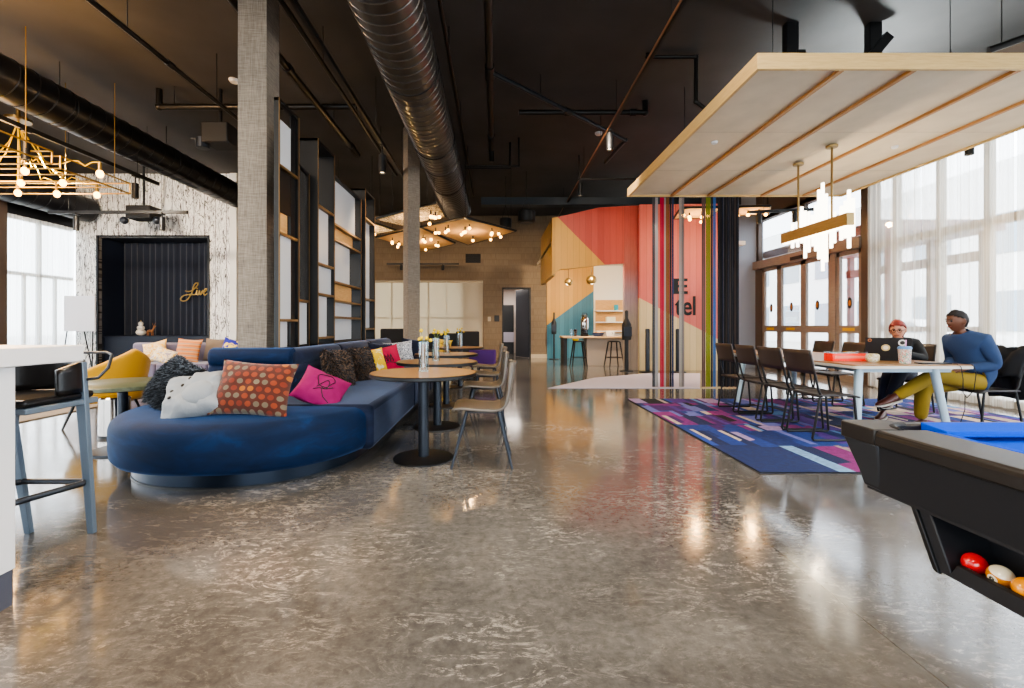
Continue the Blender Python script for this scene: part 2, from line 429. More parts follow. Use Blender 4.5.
lamp('SPOT', 'ceiling_spot_lamp', (-1.7, 1.75, 4.9), 650, '#ffc98a', spot=34, r=.06)
lamp('SPOT', 'ceiling_spot_lamp', (-.3, 2.6, 4.9), 120, '#ffd9ae', spot=40, r=.06)
lamp('SPOT', 'ceiling_fill_uplight', (5.6, 6.6, 3.9), 330, '#e6f0f2', rot=(R(180), 0, 0), spot=150, r=.1)  # added light aimed up to brighten the ceiling above the canopy
# ------------------------------------------------------------------ the room
ZC = 5.1
def wallbox(name, x0, x1, y0, y1, z0, z1, mat): return struct(MB().box(x0, x1, y0, y1, z0, z1).build(name, mat))
struct(MB().box(-13, 7.5, -6, 19.5, -.1, 0).build('floor', 'floor'))
struct(MB().box(-13, 7.5, -6, 19.5, ZC, ZC+.15).build('ceiling', 'ceiling'))
YB = 16.3
# back wall with the glazed opening, the door opening
b = MB()
for x0, x1, z0, z1 in ((-7, -4.42, 0, ZC), (-4.42, -.47, 2.78, ZC), (-4.42, -.47, 0, .35), (-.47, .25, 0, ZC), (.25, 1.22, 2.5, ZC), (1.22, 1.82, 0, ZC)):
    b.box(x0, x1, YB, YB+.2, z0, z1)
struct(b.build('wall_back', 'brownwall'))
struct(MB().box(1.235, 1.82, YB-.02, YB, 0, .14).build('baseboard_back', 'plate'))
# room behind the door
b = MB(); b.box(-1.2, 2.2, 19.3, 19.5, 0, 3); b.box(-1.3, -1.2, YB+.2, 19.5, 0, 3); b.box(2.2, 2.3, YB+.2, 19.5, 0, 3); b.box(-1.3, 2.3, YB+.2, 19.5, 2.75, 2.85)
struct(b.build('wall_corridor', M('corridor_paint', '#d9cfc8', .8)))
lamp('AREA', 'corridor_lamp', (.5, 17.6, 2.7), 45, '#fff1e6', size=.9)
# door leaf, hinged right, swung into the corridor
d = MB().box(-.93, 0, -.025, .025, .01, 2.49).build('door_1', M('dark_blue_door', '#26303f', .4), bevel=.004, loc=(1.2, YB+.03, 0), rot=(0, 0, R(-62))); struct(d)
h = MB(); h.cyl((-.86, -.03, 1.05), (-.86, -.08, 1.05), .012); h.cyl((-.86, -.08, 1.05), (-.74, -.08, 1.05), .012); h.build('door_handle', 'chrome', d)
for z in (.3, 1.25, 2.2): MB().cyl((.012, -.012, z-.05), (.012, -.012, z+.05), .012, n=8).build('hinge', 'chrome', d)
b = MB(); b.box(.22, .27, YB-.03, YB+.2, 0, 2.53); b.box(1.2, 1.25, YB-.03, YB+.2, 0, 2.53); b.box(.22, 1.25, YB-.03, YB+.2, 2.48, 2.53); struct(b.build('trim_1', 'blackm'))
# corridor console
t = thing('console_cabinet', 'dark tall cabinet standing in the corridor behind the open door', 'cabinet', (.42, 18.6, 0))
MB().box(-.3, .3, -.2, .2, .9, 2.0).build('cabinet_body', 'blackm', t, bevel=.01); MB().box(-.3, .3, -.2, .2, 0, .5).build('cabinet_base', 'blackm', t, bevel=.01); MB().box(-.3, .3, -.2, .2, .5, .9).build('worktop', 'lilacrug', t)

# left zone: white plank wall with the stage niche
YW = 11.8
b = MB()
for x0, x1, z0, z1 in ((-10.9, -10.35, 0, ZC), (-10.35, -7.42, 3.46, ZC), (-7.42, -6.85, 0, ZC)): b.box(x0, x1, YW, YW+.15, z0, z1)
struct(b.build('wall_stage', 'whiteplank'))
b = MB(); b.box(-10.5, -10.36, YW+.15, YW+1.1, 0, 3.6); b.box(-7.41, -7.27, YW+.15, YW+1.1, 0, 3.6); b.box(-10.5, -7.27, YW+1.1, YW+1.2, 0, 3.6); b.box(-10.5, -7.27, YW+.15, YW+1.1, 3.46, 3.6)
struct(b.build('wall_niche', 'navyp'))
b = MB(); b.box(-10.35, -10.3, YW-.03, YW, 0, 3.5); b.box(-7.47, -7.42, YW-.03, YW, 0, 3.5); b.box(-10.35, -7.42, YW-.03, YW, 3.46, 3.5); struct(b.build('trim_2', 'blackm'))
wallbox('wall_inner', -6.85, -6.7, YW, YB+.2, 0, ZC, 'brownwall')
struct(MB().box(-6.87, -6.7, YW-.06, YW, 0, ZC).build('trim_3', 'whitewall'))
# left glazed wall
b = MB(); b.box(-11.1, -10.9, -6, YW, 3.68, ZC); b.box(-11.1, -10.9, -6, YW, -.0, .06); struct(b.build('wall_left', 'ductdark'))
b = MB()
for y in (-6, -4.4, -2.8, -1.2, .4, 2, 3.6, 5.2, 6.8, 8.4, 10.0, 10.95): b.box(-11.04, -10.96, y-.035, y+.035, .06, 3.68)
for y in (10.6, 11.35): b.box(-11.03, -10.97, y-.025, y+.025, .06, 2.36)
b.box(-11.04, -10.96, -6, YW, 2.32, 2.40); b.box(-11.04, -10.96, -6, YW, .06, .14); b.box(-11.04, -10.96, -6, YW, 3.6, 3.68)
wl = struct(b.build('window_1', M('white_mullion', '#dfe0de', .5)))
struct(MB().box(-11.005, -10.995, -6, YW, .06, 3.68).build('window_pane', 'glass', wl))
struct(MB().box(-10.98, -10.8, 9.86, 10.06, 0, 4.2).build('trim_4', 'post'))
# rear glazed wall behind the camera
b = MB(); b.box(-11.1, 7.4, -6.15, -5.95, 3.6, ZC)
for x in (-11, -8, -5, -2, 1, 4, 7.3): b.box(x-.1, x+.1, -6.1, -6, 0, 3.6)
struct(b.build('wall_rear', 'post'))
# right glazed wall
XR = 7.2
b = MB(); b.box(XR, XR+.2, -6, 8.72, 4.35, ZC); b.box(XR, XR+.2, 8.72, 12.6, 4.02, ZC); struct(b.build('wall_right', M('dark_upper_wall', '#4a3d33', .7)))
b = MB(); b.box(XR-.06, XR+.14, 8.68, 8.9, 0, ZC); struct(b.build('trim_5', 'post'))
b = MB()
for y in (-6, -4.2, -2.4, -.6, 1.2, 3.0, 4.35, 5.15, 5.93, 6.7, 7.43, 8.25): b.box(XR+.02, XR+.12, y-.04, y+.04, 0, 4.35)
b.box(XR, XR+.13, -6, 8.7, 2.62, 2.74); b.box(XR, XR+.13, -6, 8.7, 0, .1); b.box(XR, XR+.13, -6, 8.7, 4.27, 4.35)
wr = struct(b.build('window_2', 'mullion'))
struct(MB().box(XR+.065, XR+.075, -6, 8.7, .1, 4.3).build('window_pane', 'glass', wr))
b = MB(); b.box(XR, XR+.12, 8.9, 12.6, 4.0, 4.1)
for y in (8.95, 10.7, 12.55): b.box(XR+.01, XR+.11, y-.05, y+.05, 2.9, 4.05)
wt = struct(b.build('window_3', 'post')); struct(MB().box(XR+.06, XR+.065, 8.9, 12.6, 2.9, 4.0).build('window_pane', 'glass', wt))
struct(MB().box(XR-.1, XR+.14, 8.9, 12.62, 2.69, 2.91).build('trim_6', 'bronze', bevel=.005))
struct(MB().box(XR-.13, XR-.1, 10.55, 10.95, 2.72, 2.8).build('trim_7', 'blackm'))
def doorleaf(nm, y0, y1):
    b = MB(); s = .09
    b.box(XR, XR+.06, y0, y0+s, 0, 2.69); b.box(XR, XR+.06, y1-s, y1, 0, 2.69); b.box(XR, XR+.06, y0, y1, 2.6, 2.69); b.box(XR, XR+.06, y0, y1, 0, .14); b.box(XR-.005, XR+.065, y0, y1, 1.0, 1.16)
    d = struct(b.build(nm, 'bronze')); struct(MB().box(XR+.026, XR+.034, y0+s, y1-s, .14, 2.6).build('door_pane', 'glass', d))
    ym = (y0+y1)/2
    o = MB().lathe([(0, 0), (.075, 0), (.075, .004), (0, .004)], n=24).build('oval_sticker', M('sticker_black', '#1c1614', .5), d, loc=(XR+.022, ym, 1.62), rot=(0, R(-90), 0)); o.scale = (1.5, .8, 1); struct(o)
    o = MB().lathe([(0, 0), (.04, 0), (.04, .003), (0, .003)], n=20).build('sticker_centre', M('sticker_amber', '#b06b2c', .5), d, loc=(XR+.017, ym, 1.62), rot=(0, R(-90), 0)); o.scale = (1.5, .8, 1); struct(o)
    if nm != 'door_3': struct(MB().box(XR-.008, XR-.004, ym-.16, ym+.16, 1.05, 1.11).build('rail_label', M('yellow_label', '#c89a1e', .6), d))
for i, (a, c) in enumerate(((8.95, 9.63), (9.78, 10.67), (10.67, 11.58), (11.58, 12.3))): doorleaf('door_%d' % (i+2), a, c)
struct(MB().box(XR-.02, XR+.1, 9.63, 9.78, 0, 2.69).build('trim_8', 'bronze'))
struct(MB().box(XR-.02, XR+.1, 12.3, 12.6, 0, 2.69).build('trim_9', 'post'))
# vestibule frame beyond the doors
b = MB()
for y in (9.0, 10.1, 11.2, 12.4): b.box(9.6, 9.72, y-.06, y+.06, 0, 3.0)
b.box(9.6, 9.72, 8.9, 12.5, 2.45, 2.65); b.box(9.6, 9.72, 8.9, 12.5, 1.02, 1.14); b.box(7.4, 9.8, 8.75, 12.6, 3.0, 3.2)
struct(b.build('trim_10', M('vestibule_frame', '#7d6f72', .5)))
# grey end wall between the bar wall and the doors
wallbox('wall_entrance', 6.45, XR+.2, 12.6, 12.8, 0, ZC, M('cool_grey_plaster', '#8d929a', .7))
# the steel beam and soffit at the back
struct(MB().box(-.4, 6.6, 12.25, 12.55, 4.42, 4.62).build('trim_11', M('blue_black_beam', '#222b33', .5)))

# ------------------------------------------------------------------ painted bar wall
YF = 11.9
def px(x, y, Y): return ((x-496)*Y/455, 1.15+(326-y)*Y/455)
RED, YEL, BLU, CRM, MAU = (plankwall('red_boards', '#9c372c', '#b24a3c', .16), plankwall('yellow_boards', '#b38231', '#c79540', .16), plankwall('blue_boards', '#2f6275', '#3f788a', .16),
    plankwall('cream_boards', '#c8b184', '#d9c59b', .16), None)
def mauve():
    t = NT('red_to_mauve_boards'); t.set(rough=.5)
    s = t.sep(t.co('Object')); z = t.math('DIVIDE', s[2], 4.4)
    c = t.ramp(z, [(.3, '#9a8a7c'), (.45, '#9c7f86'), (.6, '#a4564c'), (.8, '#ad483d')])  # lower boards turn mauve grey, with reflected light painted into the colour
    q = t.math('FRACT', t.math('DIVIDE', s[0], .16))
    g = t.noise(t.co('Object', (18, 18, 1.5)), 2, 5, .6, .5)
    c = t.mix(.5, c, t.ramp(g, [(.2, '#9a9a9a'), (.8, '#ffffff')]), 'MULTIPLY')
    t.col(t.mix(t.math('MULTIPLY', t.math('LESS_THAN', q, .03), .6), c, (.01, .008, .006))); return t.m
MAU = mauve()
P = lambda pts, Y=YF: [px(a, b, Y) for a, b in pts]
b = MB()
b.prism(P([(552, 218), (557.5, 217), (604.7, 264.5), (593, 266), (560.4, 269.6), (552, 275)]), YF, YF+.14, 'y', 1)
b.prism(P([(557.5, 217), (599, 207.4), (624.3, 206), (624.3, 263.4), (604.7, 264.5)]), YF, YF+.14, 'y', 0)
fl = (624.3, 326+455*1.15/YF); 
b.prism(P([(624.3, 206), (640, 205.3), (640, fl[1]), fl]), YF, YF+.14, 'y', 2)
struct(b.build('wall_bar', [RED, YEL, MAU], smooth=0))
b = MB(); Y2 = YF-.12
b.prism(P([(639.5, 204.5), (738, 203.6), (738, 350), (705.6, 332.5), (639.5, 298)], Y2), Y2, YF+.14, 'y', 0)
b.prism(P([(639.5, 298), (705.6, 332.5), (738, 350), (738, 326+455*1.15/Y2), (639.5, 326+455*1.15/Y2)], Y2), Y2, YF+.14, 'y', 1)
struct(b.build('wall_hotel', [plankwall('red_boards_daylit', '#c9655b', '#d6776c', .16), CRM], smooth=0))  # same red made pinker: daylight from the right painted into the boards
# left return of the fascia and the soffit behind it
xa, za0 = px(552, 275, YF); xa, za1 = px(552, 218, YF)
b = MB(); b.hexa([(xa, YF+.141, za0), (xa+.1, YF+.141, za0), (xa+.1, 14.9, za0), (xa, 14.9, za0), (xa, YF+.141, za1), (xa+.1, YF+.141, za1), (xa+.1, 14.9, za1+.05), (xa, 14.9, za1+.05)]); struct(b.build('wall_fascia', M('fascia_side_boards', '#b08f5b', .5, var=.12)))
struct(MB().box(xa, 6.6, YF+.14, YB, 3.3, 3.4).build('trim_12', 'cream'))
# recess back wall: yellow over blue, then the pale wall with the shelf niche
bx = lambda x: (x-496)*YB/455
b = MB()
b.prism(P([(547, 262), (593.5, 262), (593.5, 291), (547, 325)], YB), YB-.02, YB+.2, 'y', 0)
b.prism(P([(547, 325), (593.5, 291), (593.5, 326+455*1.15/YB), (547, 326+455*1.15/YB)], YB), YB-.02, YB+.2, 'y', 1)
struct(b.build('wall_recess', [YEL, BLU], smooth=0))
wallbox('wall_pale', bx(593.5), 6.7, YB-.02, YB+.2, 0, 3.35, 'cream'); wallbox('wall_upper', 1.82, 6.7, YB-.03, YB+.2, 3.4, ZC, 'brownwall')
t = thing('wall_shelf', 'pale wood wall shelves lit above the coffee counter', 'shelf', (bx(594.5)+.02, YB-.34, 0))
MB().box(0, 1.35, .29, .31, .9, 2.08).build('back_panel', 'pine', t)
for z in (.98, 1.3, 1.7): MB().box(0, 1.35, 0, .3, z-.035, z).build('shelf_board', 'whitewall', t, bevel=.003)
for i, (x, z, c, lb) in enumerate(((.62, 1.7, '#2a8f9c', 'teal canister on the top board of the wall shelves'), (.42, 1.3, '#d9cfae', 'pale snack box with pink top on the middle shelf board'))):
    o = MB().lathe([(0, 0), (.07, 0), (.08, .16), (.06, .2), (0, .2)], n=18) if i == 0 else MB().box(-.16, .16, -.08, .08, 0, .17)
    tag(o.build('canister' if i == 0 else 'snack_box', M('shelf_item_%d' % i, c, .6), loc=(bx(594.5)+.1+x, YB-.2, z+.001), bevel=.006), lb, 'canister' if i == 0 else 'box')
lamp('AREA', 'recess_fill_light', (2.7, 12.4, 3.22), 170, '#ffe6c0', rot=(R(38), 0, 0), size=.5, sizey=.5)  # added fill light hidden behind the fascia to brighten the recess
# lettering
t = thing('wall_lettering', 'black block letters on the red wall behind the hanging ropes', 'sign', (0, Y2-.012, 0))
def let(s, x, y, h, ft): 
    X, Z = px(x, y, Y2); return text(s, 'letter', 'blackm', t, (X, 0, Z), (R(90), 0, 0), h, .012, .012, 'LEFT', ft)
let('E', 673.5, 294, .60, (.36, .40)); let('tel', 674.8, 315.5, .78, (.53, .50))
# pale triangular carpet in front of the bar
pt = [(548, 388.5), (594, 378), (653, 373.2), (700, 373.6), (700, 388.5)]
tag(MB().prism([((a-496)*523.25/(q-326)/455, 523.25/(q-326)) for a, q in pt], .001, .008).build('angular_carpet', 'lilacrug'), 'flat pale lavender angular carpet in front of the coffee counter', 'rug')
# outside
struct(MB().box(-60, 80, -60, 80, -.3, -.12).build('exterior_ground', 'pave'))
b = MB(); b.box(24, 34, -6, 60, -.12, 9)
struct(b.build('exterior_building', 'facade')); bb = bpy.data.objects['exterior_building']
MB0 = MB()
for y in range(-4, 58, 4):
    for z in (.9, 4.6): MB0.box(23.95, 24, y, y+2.2, z, z+1.9)
struct(MB0.build('exterior_window', M('outside_glazing', '#8d99a3', .2), bb))
# ------------------------------------------------------------------ ducts
def duct(name, label, x, z, r, y0, y1, mat, pitch):
    t = thing(name, label, 'air duct', (x, 0, z))
    prof = []; y = y0
    MB().cyl((0, y0, 0), (0, y1, 0), r, n=40).build('duct_body', mat, t)
    b = MB(); y = y0+pitch/2
    while y < y1:
        b.tube([(r*1.004*math.cos(2*PI*i/40), y+pitch*.18*math.sin(2*PI*i/40), r*1.004*math.sin(2*PI*i/40)) for i in range(40)], .008, 6, closed=True); y += pitch
    b.build('spiral_seams', mat, t)
    b = MB()
    for y in [y0+1+k*2.2 for k in range(int((y1-y0)/2.2))]:
        b = MB(); b.tube([(r*1.02*math.cos(2*PI*i/32), y, r*1.02*math.sin(2*PI*i/32)) for i in range(32)], .008, 6, closed=True)
        b.cyl((0, y, r), (0, y, ZC-z), .006, n=6); b.build('hanger_strap', 'blackm', t)
    return t
t = duct('hanging_spiral_duct', 'big metallic spiral duct running down the middle of the ceiling', -1.1, 4.45, .365, -4, 12.8, 'duct', .15)
b = MB(); b.tube([(.365*math.cos(2*PI*i/40), 12.78, .365*math.sin(2*PI*i/40)) for i in range(40)], .03, 6, closed=True)
b.tube([(.365*math.cos(2*PI*i/40), 8.9, .365*math.sin(2*PI*i/40)) for i in range(40)], .02, 6, closed=True); b.build('end_collar', 'duct', t)
b = MB()
for y in (4.9, 8.2, 11.0): b.obox((.34, y, .05), (.03, .42, .2), (0, R(-10), 0))
b.build('supply_grille', 'darksteel', t)
duct('hanging_dark_duct', 'long dark painted spiral duct over the lounge at left', -6.52, 4.42, .285, -3, 11.5, 'ductdark', .26)
duct('hanging_wall_duct', 'dark duct running along the top of the left windows', -10.4, 4.1, .3, -3, 11.6, 'ductdark', .3)
# pipes and conduits
def pipe(label, pts, r=.045, mat='iron', joints=(), name='hanging_pipe', cat='pipe', hang=()):
    t = thing(name, label, cat, (0, 0, 0))
    b = MB()
    for a, c in zip(pts, pts[1:]): b.cyl(a, c, r, n=12)
    for p in pts[1:-1]: b.sphere(p, r*1.25, 12, 8)
    b.build('pipe_run', mat, t)
    if joints:
        for a, c in joints: MB().cyl(a, c, r*1.35, n=12).build('coupling', 'blackm', t)
    if hang:
        for p in hang: MB().cyl(p, (p[0], p[1], ZC), .006, n=6).build('hanger_rod', 'blackm', t)
    return t
pipe('black sprinkler main running straight overhead with a diagonal branch', [(-.09, -3, 4.75), (-.09, 9.3, 4.75), (-.09, 9.3, 4.5)], .05, 'iron', [((-.09, 6.3, 4.75), (-.09, 6.6, 4.75)), ((-.09, 8.6, 4.75), (-.09, 8.75, 4.75))], hang=[(-.09, 4, 4.8), (-.09, 8, 4.8)])
pipe('slanting sprinkler branch pipe crossing under the dark ceiling', [(-.05, 6.45, 4.74), (2.5, 8.8, 4.74), (2.4, 10.0, 4.74)], .036, 'darksteel', [((1.15, 7.56, 4.74), (1.25, 7.65, 4.74))], hang=[(.7, 7.15, 4.76), (1.9, 8.25, 4.76)])
pipe('short elbowed black pipe behind the right hand track light', [(.4, 8.0, 4.9), (2.62, 8.0, 4.9), (2.62, 8.0, 5.1)], .05, 'iron', [((1.2, 8, 4.9), (1.3, 8, 4.9)), ((2.35, 8, 4.9), (2.45, 8, 4.9))])
pipe('stepped black conduit close to the corner of the wooden canopy', [(2.2, 6.6, 5.1), (2.2, 6.6, 5.05), (2.9, 6.6, 5.05), (2.9, 6.6, 4.4), (3.1, 6.6, 4.25), (4.6, 6.6, 4.25)], .03, 'iron')
pipe('black conduit loop low over the canopy far corner', [(1.75, 9.6, 4.75), (1.75, 9.6, 4.25), (4.2, 9.6, 4.25)], .02, 'iron')
pipe('thin black conduit stub beside the big spiral duct', [(-.65, 9.8, 4.55), (.3, 9.8, 4.55), (.3, 9.8, 5.1)], .025, 'iron')
pipe('second thin conduit beside the spiral duct with a taller rise', [(-.65, 9.55, 4.5), (.48, 9.55, 4.5), (.48, 9.55, 5.1)], .018, 'iron')
pipe('black pipe with an elbow crossing behind the grey column', [(-5.55, 7.5, 5.05), (-5.55, 7.5, 4.76), (-2.3, 7.5, 4.76)], .05, 'iron', hang=[(-5.3, 7.5, 4.8), (-4.2, 7.5, 4.8)])
pipe('slim black conduit rising diagonally across the left ceiling', [(-4.05, 2, 4.4), (-4.05, 9.4, 4.4)], .03, 'iron', [((-4.05, 5.6, 4.4), (-4.05, 5.7, 4.4)), ((-4.05, 7.5, 4.4), (-4.05, 7.6, 4.4))], hang=[(-4.05, 5.0, 4.4), (-4.05, 6.6, 4.4), (-4.05, 8.5, 4.4)])
pipe('bundle conduit running along the ceiling above the shelf screens', [(-2.85, 2, 4.68), (-2.85, 9.4, 4.68)], .05, 'iron', [((-2.85, 6.2, 4.68), (-2.85, 6.3, 4.68)), ((-2.85, 8.9, 4.68), (-2.85, 9.05, 4.68))], hang=[(-2.85, 5.9, 4.7), (-2.85, 8, 4.7)])
pipe('rigid conduit hugging the right side of the big spiral duct', [(-.62, 2, 4.72), (-.62, 12.5, 4.72)], .025, 'iron', hang=[(-.62, 6, 4.7), (-.62, 8, 4.7), (-.62, 10, 4.7)])
pipe('paired conduit rail beside the central track light', [(-2.28, 2, 4.6), (-2.28, 10.4, 4.6)], .03, 'iron', hang=[(-2.28, 6, 4.6), (-2.28, 9, 4.6)])
pipe('dark sprinkler pipe slanting above the canopy near the windows', [(5.9, 5.45, 4.45), (7.1, 4.9, 4.75)], .04, 'iron', hang=[(6.0, 5.4, 4.45)])
# ---- track lights
def track(label, p0, p1, heads, drop=.1, name='hanging_track_light', wires=(), lit=True, hl=.26, hr=.05, power=22, ztop=None):
    t = thing(name, label, 'track light', (0, 0, 0)); p0, p1 = Vector(p0), Vector(p1); d = (p1-p0).normalized(); n = Vector((-d.y, d.x, 0))*.02
    up = Vector((0, 0, .03))
    MB().hexa([p0-n-up, p1-n-up, p1+n-up, p0+n-up, p0-n+up, p1-n+up, p1+n+up, p0+n+up]).build('track_rail', 'blackm', t)
    for s in wires:
        q = p0+d*s; MB().cyl(q, (q.x, q.y, ztop or ZC), .004, n=6).build('suspension_wire', 'blackm', t)
    for s in heads:
        q = p0+d*s-Vector((0, 0, drop))
        b = MB(); b.cyl(q+Vector((0, 0, drop)), q, .012, n=8); b.obox(q+Vector((0, 0, drop-.03)), (.05, .12, .04)); b.lathe([(0, 0), (hr, 0), (hr, -hl), (hr*.86, -hl), (hr*.8, -hl+.03), (0, -hl+.03)], q, 20)
        o = b.build('spotlight', 'blackm', t)
        if lit:
            MB().lathe([(0, -hl+.033), (hr*.75, -hl+.033), (hr*.75, -hl+.025), (0, -hl+.025)], q, 16).build('lens', 'lens', o)
            lamp('SPOT', 'spot_lamp', (q.x, q.y, q.z-hl-.02), power*6, '#ffdcae', spot=80, r=.04)
    return t
track('long black track light over the left lounge', (-6.3, 0, 3.8), (-6.3, 8.5, 3.8), (6.1, 7.95), .16, wires=(3, 5.5, 8), ztop=4.2)
track('short black track light in front of the whitewashed plank wall', (-8.85, 9.0, 3.4), (-6.1, 9.0, 3.4), (.55, 2.25), .1, wires=(.4, 1.95))
track('central black track light between the spiral duct and the shelf screens', (-1.9, 1, 4.2), (-1.9, 10.8, 4.2), (6.6, 8.9), .2, wires=(2, 6.2, 8.2, 9.5), hl=.3, hr=.06)
trk = track('black track light slung under wires ahead of the wooden canopy', (1.93, 1, 4.5), (1.93, 15.6, 4.5), (6.73, 9.45), .08, wires=(4, 6.3, 7.4, 9, 12), hl=.28, hr=.055)
MB().box(1.90, 1.906, 1, 15.6, 4.48, 4.52).build('copper_strip', wood('copper_strip', '#6b4a33', '#8a6244', (2, 20, 2), .35), trk)
track('black track light along the window edge of the wooden canopy', (6.5, 3, 3.75), (6.5, 7.0, 3.75), (3.25,), .05, wires=(1.5, 3.5), hl=.2)
track('thin track light on the brown back wall above the glazed opening', (-3.7, 15.4, 3.25), (-1.25, 15.4, 3.25), (.5, 1.9), .05, wires=(.6, 1.8), hl=.16, lit=False)
track('small track light by the entrance doors behind the dark drape', (5.35, 9.6, 3.55), (6.9, 9.6, 3.62), (.2, .95), .05, wires=(.3, 1.2), hl=.2)
# ---- ceiling devices
def can(label, x, y, z, r, h, name='hanging_speaker'):
    t = thing(name, label, 'speaker', (x, y, z))
    MB().lathe([(0, 0), (r*.8, 0), (r, .03), (r, h-.02), (r*.92, h), (0, h)], n=28).build('speaker_body', 'blackm', t)
    MB().lathe([(0, -.004), (r*.74, -.004), (r*.74, 0), (0, 0)], n=28).build('speaker_grille', 'darksteel', t)
    b = MB(); b.cyl((-r*.6, 0, h), (0, 0, h+.35), .006, n=6); b.cyl((r*.6, 0, h), (0, 0, h+.35), .006, n=6); b.cyl((0, 0, h+.35), (0, 0, ZC-z), .006, n=6); b.build('cable', 'blackm', t)
can('left one of two black can speakers hung near the bar wall', .25, 12.0, 3.72, .16, .26)
can('right one of two black can speakers hung near the bar wall', .78, 11.6, 3.78, .22, .3)
t = thing('hanging_projector', 'dark boxy projector hung from the ceiling left of the grey column', 'projector', (-4.75, 7.6, 4.2))
MB().box(-.05, .38, -.2, .2, -.05, .28).build('projector_body', 'rubber', t, bevel=.02); MB().lathe([(0, 0), (.1, 0), (.1, .16), (0, .16)], (-.08, -.1, -.12), 20).build('lens_barrel', 'darksteel', t)
b = MB(); b.cyl((.15, 0, .28), (.15, 0, .9), .03); b.obox((.0, 0, .02), (.5, .3, .03)); b.build('mount_bracket', 'blackm', t)
t = thing('hanging_projector', 'black camera unit above the short track at the plank wall', 'projector', (-8.2, 10.6, 3.62))
MB().box(-.28, .28, -.2, .2, 0, .3).build('projector_body', 'rubber', t, bevel=.02)
b = MB(); b.sphere((-.42, -.05, -.02), .09, 14, 8); b.sphere((.34, -.05, -.02), .09, 14, 8); b.build('side_speaker', 'darksteel', t); MB().cyl((0, 0, .3), (0, 0, ZC-3.62), .025).build('mount_pole', 'blackm', t)
for x, y, lb in ((3.85, 5.95, 'left black steel hanger post above the wooden canopy'), (4.93, 5.95, 'right black steel hanger post above the wooden canopy')):
    t = thing('hanging_bracket', lb, 'bracket', (x, y, 3.69))
    b = MB(); b.box(-.08, .08, -.05, .05, 0, ZC-3.69); b.build('post', 'blackm', t, bevel=.006); MB().obox((-.02 if x > 4 else .1, -.02, 1.0), (.12, .08, .62 if x > 4 else .08), (0, R(40) if x > 4 else 0, 0)).build('brace', 'blackm', t)
# smoke detectors
for i, (x, y, z, lb) in enumerate(((2.1, 9.3, 5.06, 'small round white detector on the dark ceiling'), (-4.2, 7.3, 5.06, 'small pale detector on the ceiling beside the projector'))):
    tag(MB().lathe([(0, 0), (.06, 0), (.08, .03), (.08, .045), (0, .045)], n=20).build('smoke_detector', 'white', loc=(x, y, z-.005)), lb, 'detector')

# ------------------------------------------------------------------ wooden canopy over the dining table
t = thing('suspended_canopy', 'large wooden framed acoustic canopy hung over the dining table', 'canopy', (4.42, 6.33, 3.54))
x0, x1, y0, y1 = -1.99, 1.98, -2.1, 2.1
MB().box(x0+.03, x1-.03, y0+.03, y1-.03, .03, .12).build('acoustic_panel', 'felt', t)
b = MB(); b.box(x0, x1, y0, y0+.035, 0, .15); b.box(x0, x1, y1-.035, y1, 0, .15); b.box(x0, x0+.035, y0+.035, y1-.035, 0, .15); b.box(x1-.035, x1, y0+.035, y1-.035, 0, .15)
b.build('edge_frame', 'ply', t, bevel=.003)
for x in (3.24, 3.92, 4.9, 5.67): MB().box(x-4.42-.022, x-4.42+.022, y0+.035, y1-.035, -.002, .06).build('slat', 'slat', t)
b = MB()
for y in (-.65, .75): b.box(x0+.03, x1-.03, y-.002, y+.002, .0285, .031)
b.build('panel_joint', M('felt_joint', '#a89d8b', .9), t)
MB().box(x0+.03, x1-.03, y0+.03, y1-.03, .12, .135).build('top_board', 'blackm', t)
for k, (x, y) in enumerate(((-1.3, -1.2), (.7, -1.2), (-1.3, 1.2), (1.4, 1.0))): MB().cyl((x, y, .13), (x, y, ZC-3.54), .005, n=6).build('hanger_wire', 'blackm', t)
b = MB()
for x, y in ((-1.55, -.35), (.95, -.2)): b.lathe([(0, 0), (.035, 0), (.045, .03), (0, .03)], (x, y, .005), 16)
b.build('sprinkler_cap', 'white', t)

# ------------------------------------------------------------------ linear chandelier
X = 4.45
t = thing('hanging_linear_chandelier', 'linear wood bar chandelier with lit glass rods over the dining table', 'chandelier', (X, 6.38, 2.42))
MB().box(-.047, .047, -.66, .66, .0, .155).build('wood_bar', wood('honey_wood', '#a5783f', '#bf9254', (30, 2, 30), .4), t, bevel=.004)
MB().box(-.035, .035, -.64, .64, -.008, 0).build('light_strip', 'barwhite', t)
MB().box(-.047, .047, -.668, -.66, .0, .155).build('end_plate', 'brass', t)
for y in (-.35, .32):
    b = MB(); b.cyl((0, y, .15), (0, y, 1.1), .014, n=12); b.lathe([(0, 1.09), (.065, 1.09), (.07, 1.1), (.07, 1.12), (0, 1.12)], (0, y, 0), 24); b.build('suspension_rod', 'brass', t)
random.seed(3)
rods = [(788, 223.6, 248), (793, 222, 247), (797, 207, 243), (800.4, 211, 258), (804, 212, 252), (808, 215, 246), (811, 205, 251), (814, 190, 259), (817.7, 183, 271), (821, 194, 262), (826, 205, 248), (829, 212, 243), (836, 206, 240), (840, 201, 238), (843.6, 190, 248), (847.6, 198, 236)]
b = MB()
for i, (x, ya, yb) in enumerate(rods):
    Y = 455*X/(x-496); za, zb = 1.15+(326-ya)*Y/455-2.42, 1.15+(326-yb)*Y/455-2.42
    o = .069
    MB().cyl((o, Y-6.38, zb), (o, Y-6.38, za), .021, n=10).build('glass_rod', 'rodlit', t)
lamp('POINT', 'chandelier_lamp', (X+.1, 6.38, 2.25), 45, '#ffe4bc', r=.06)

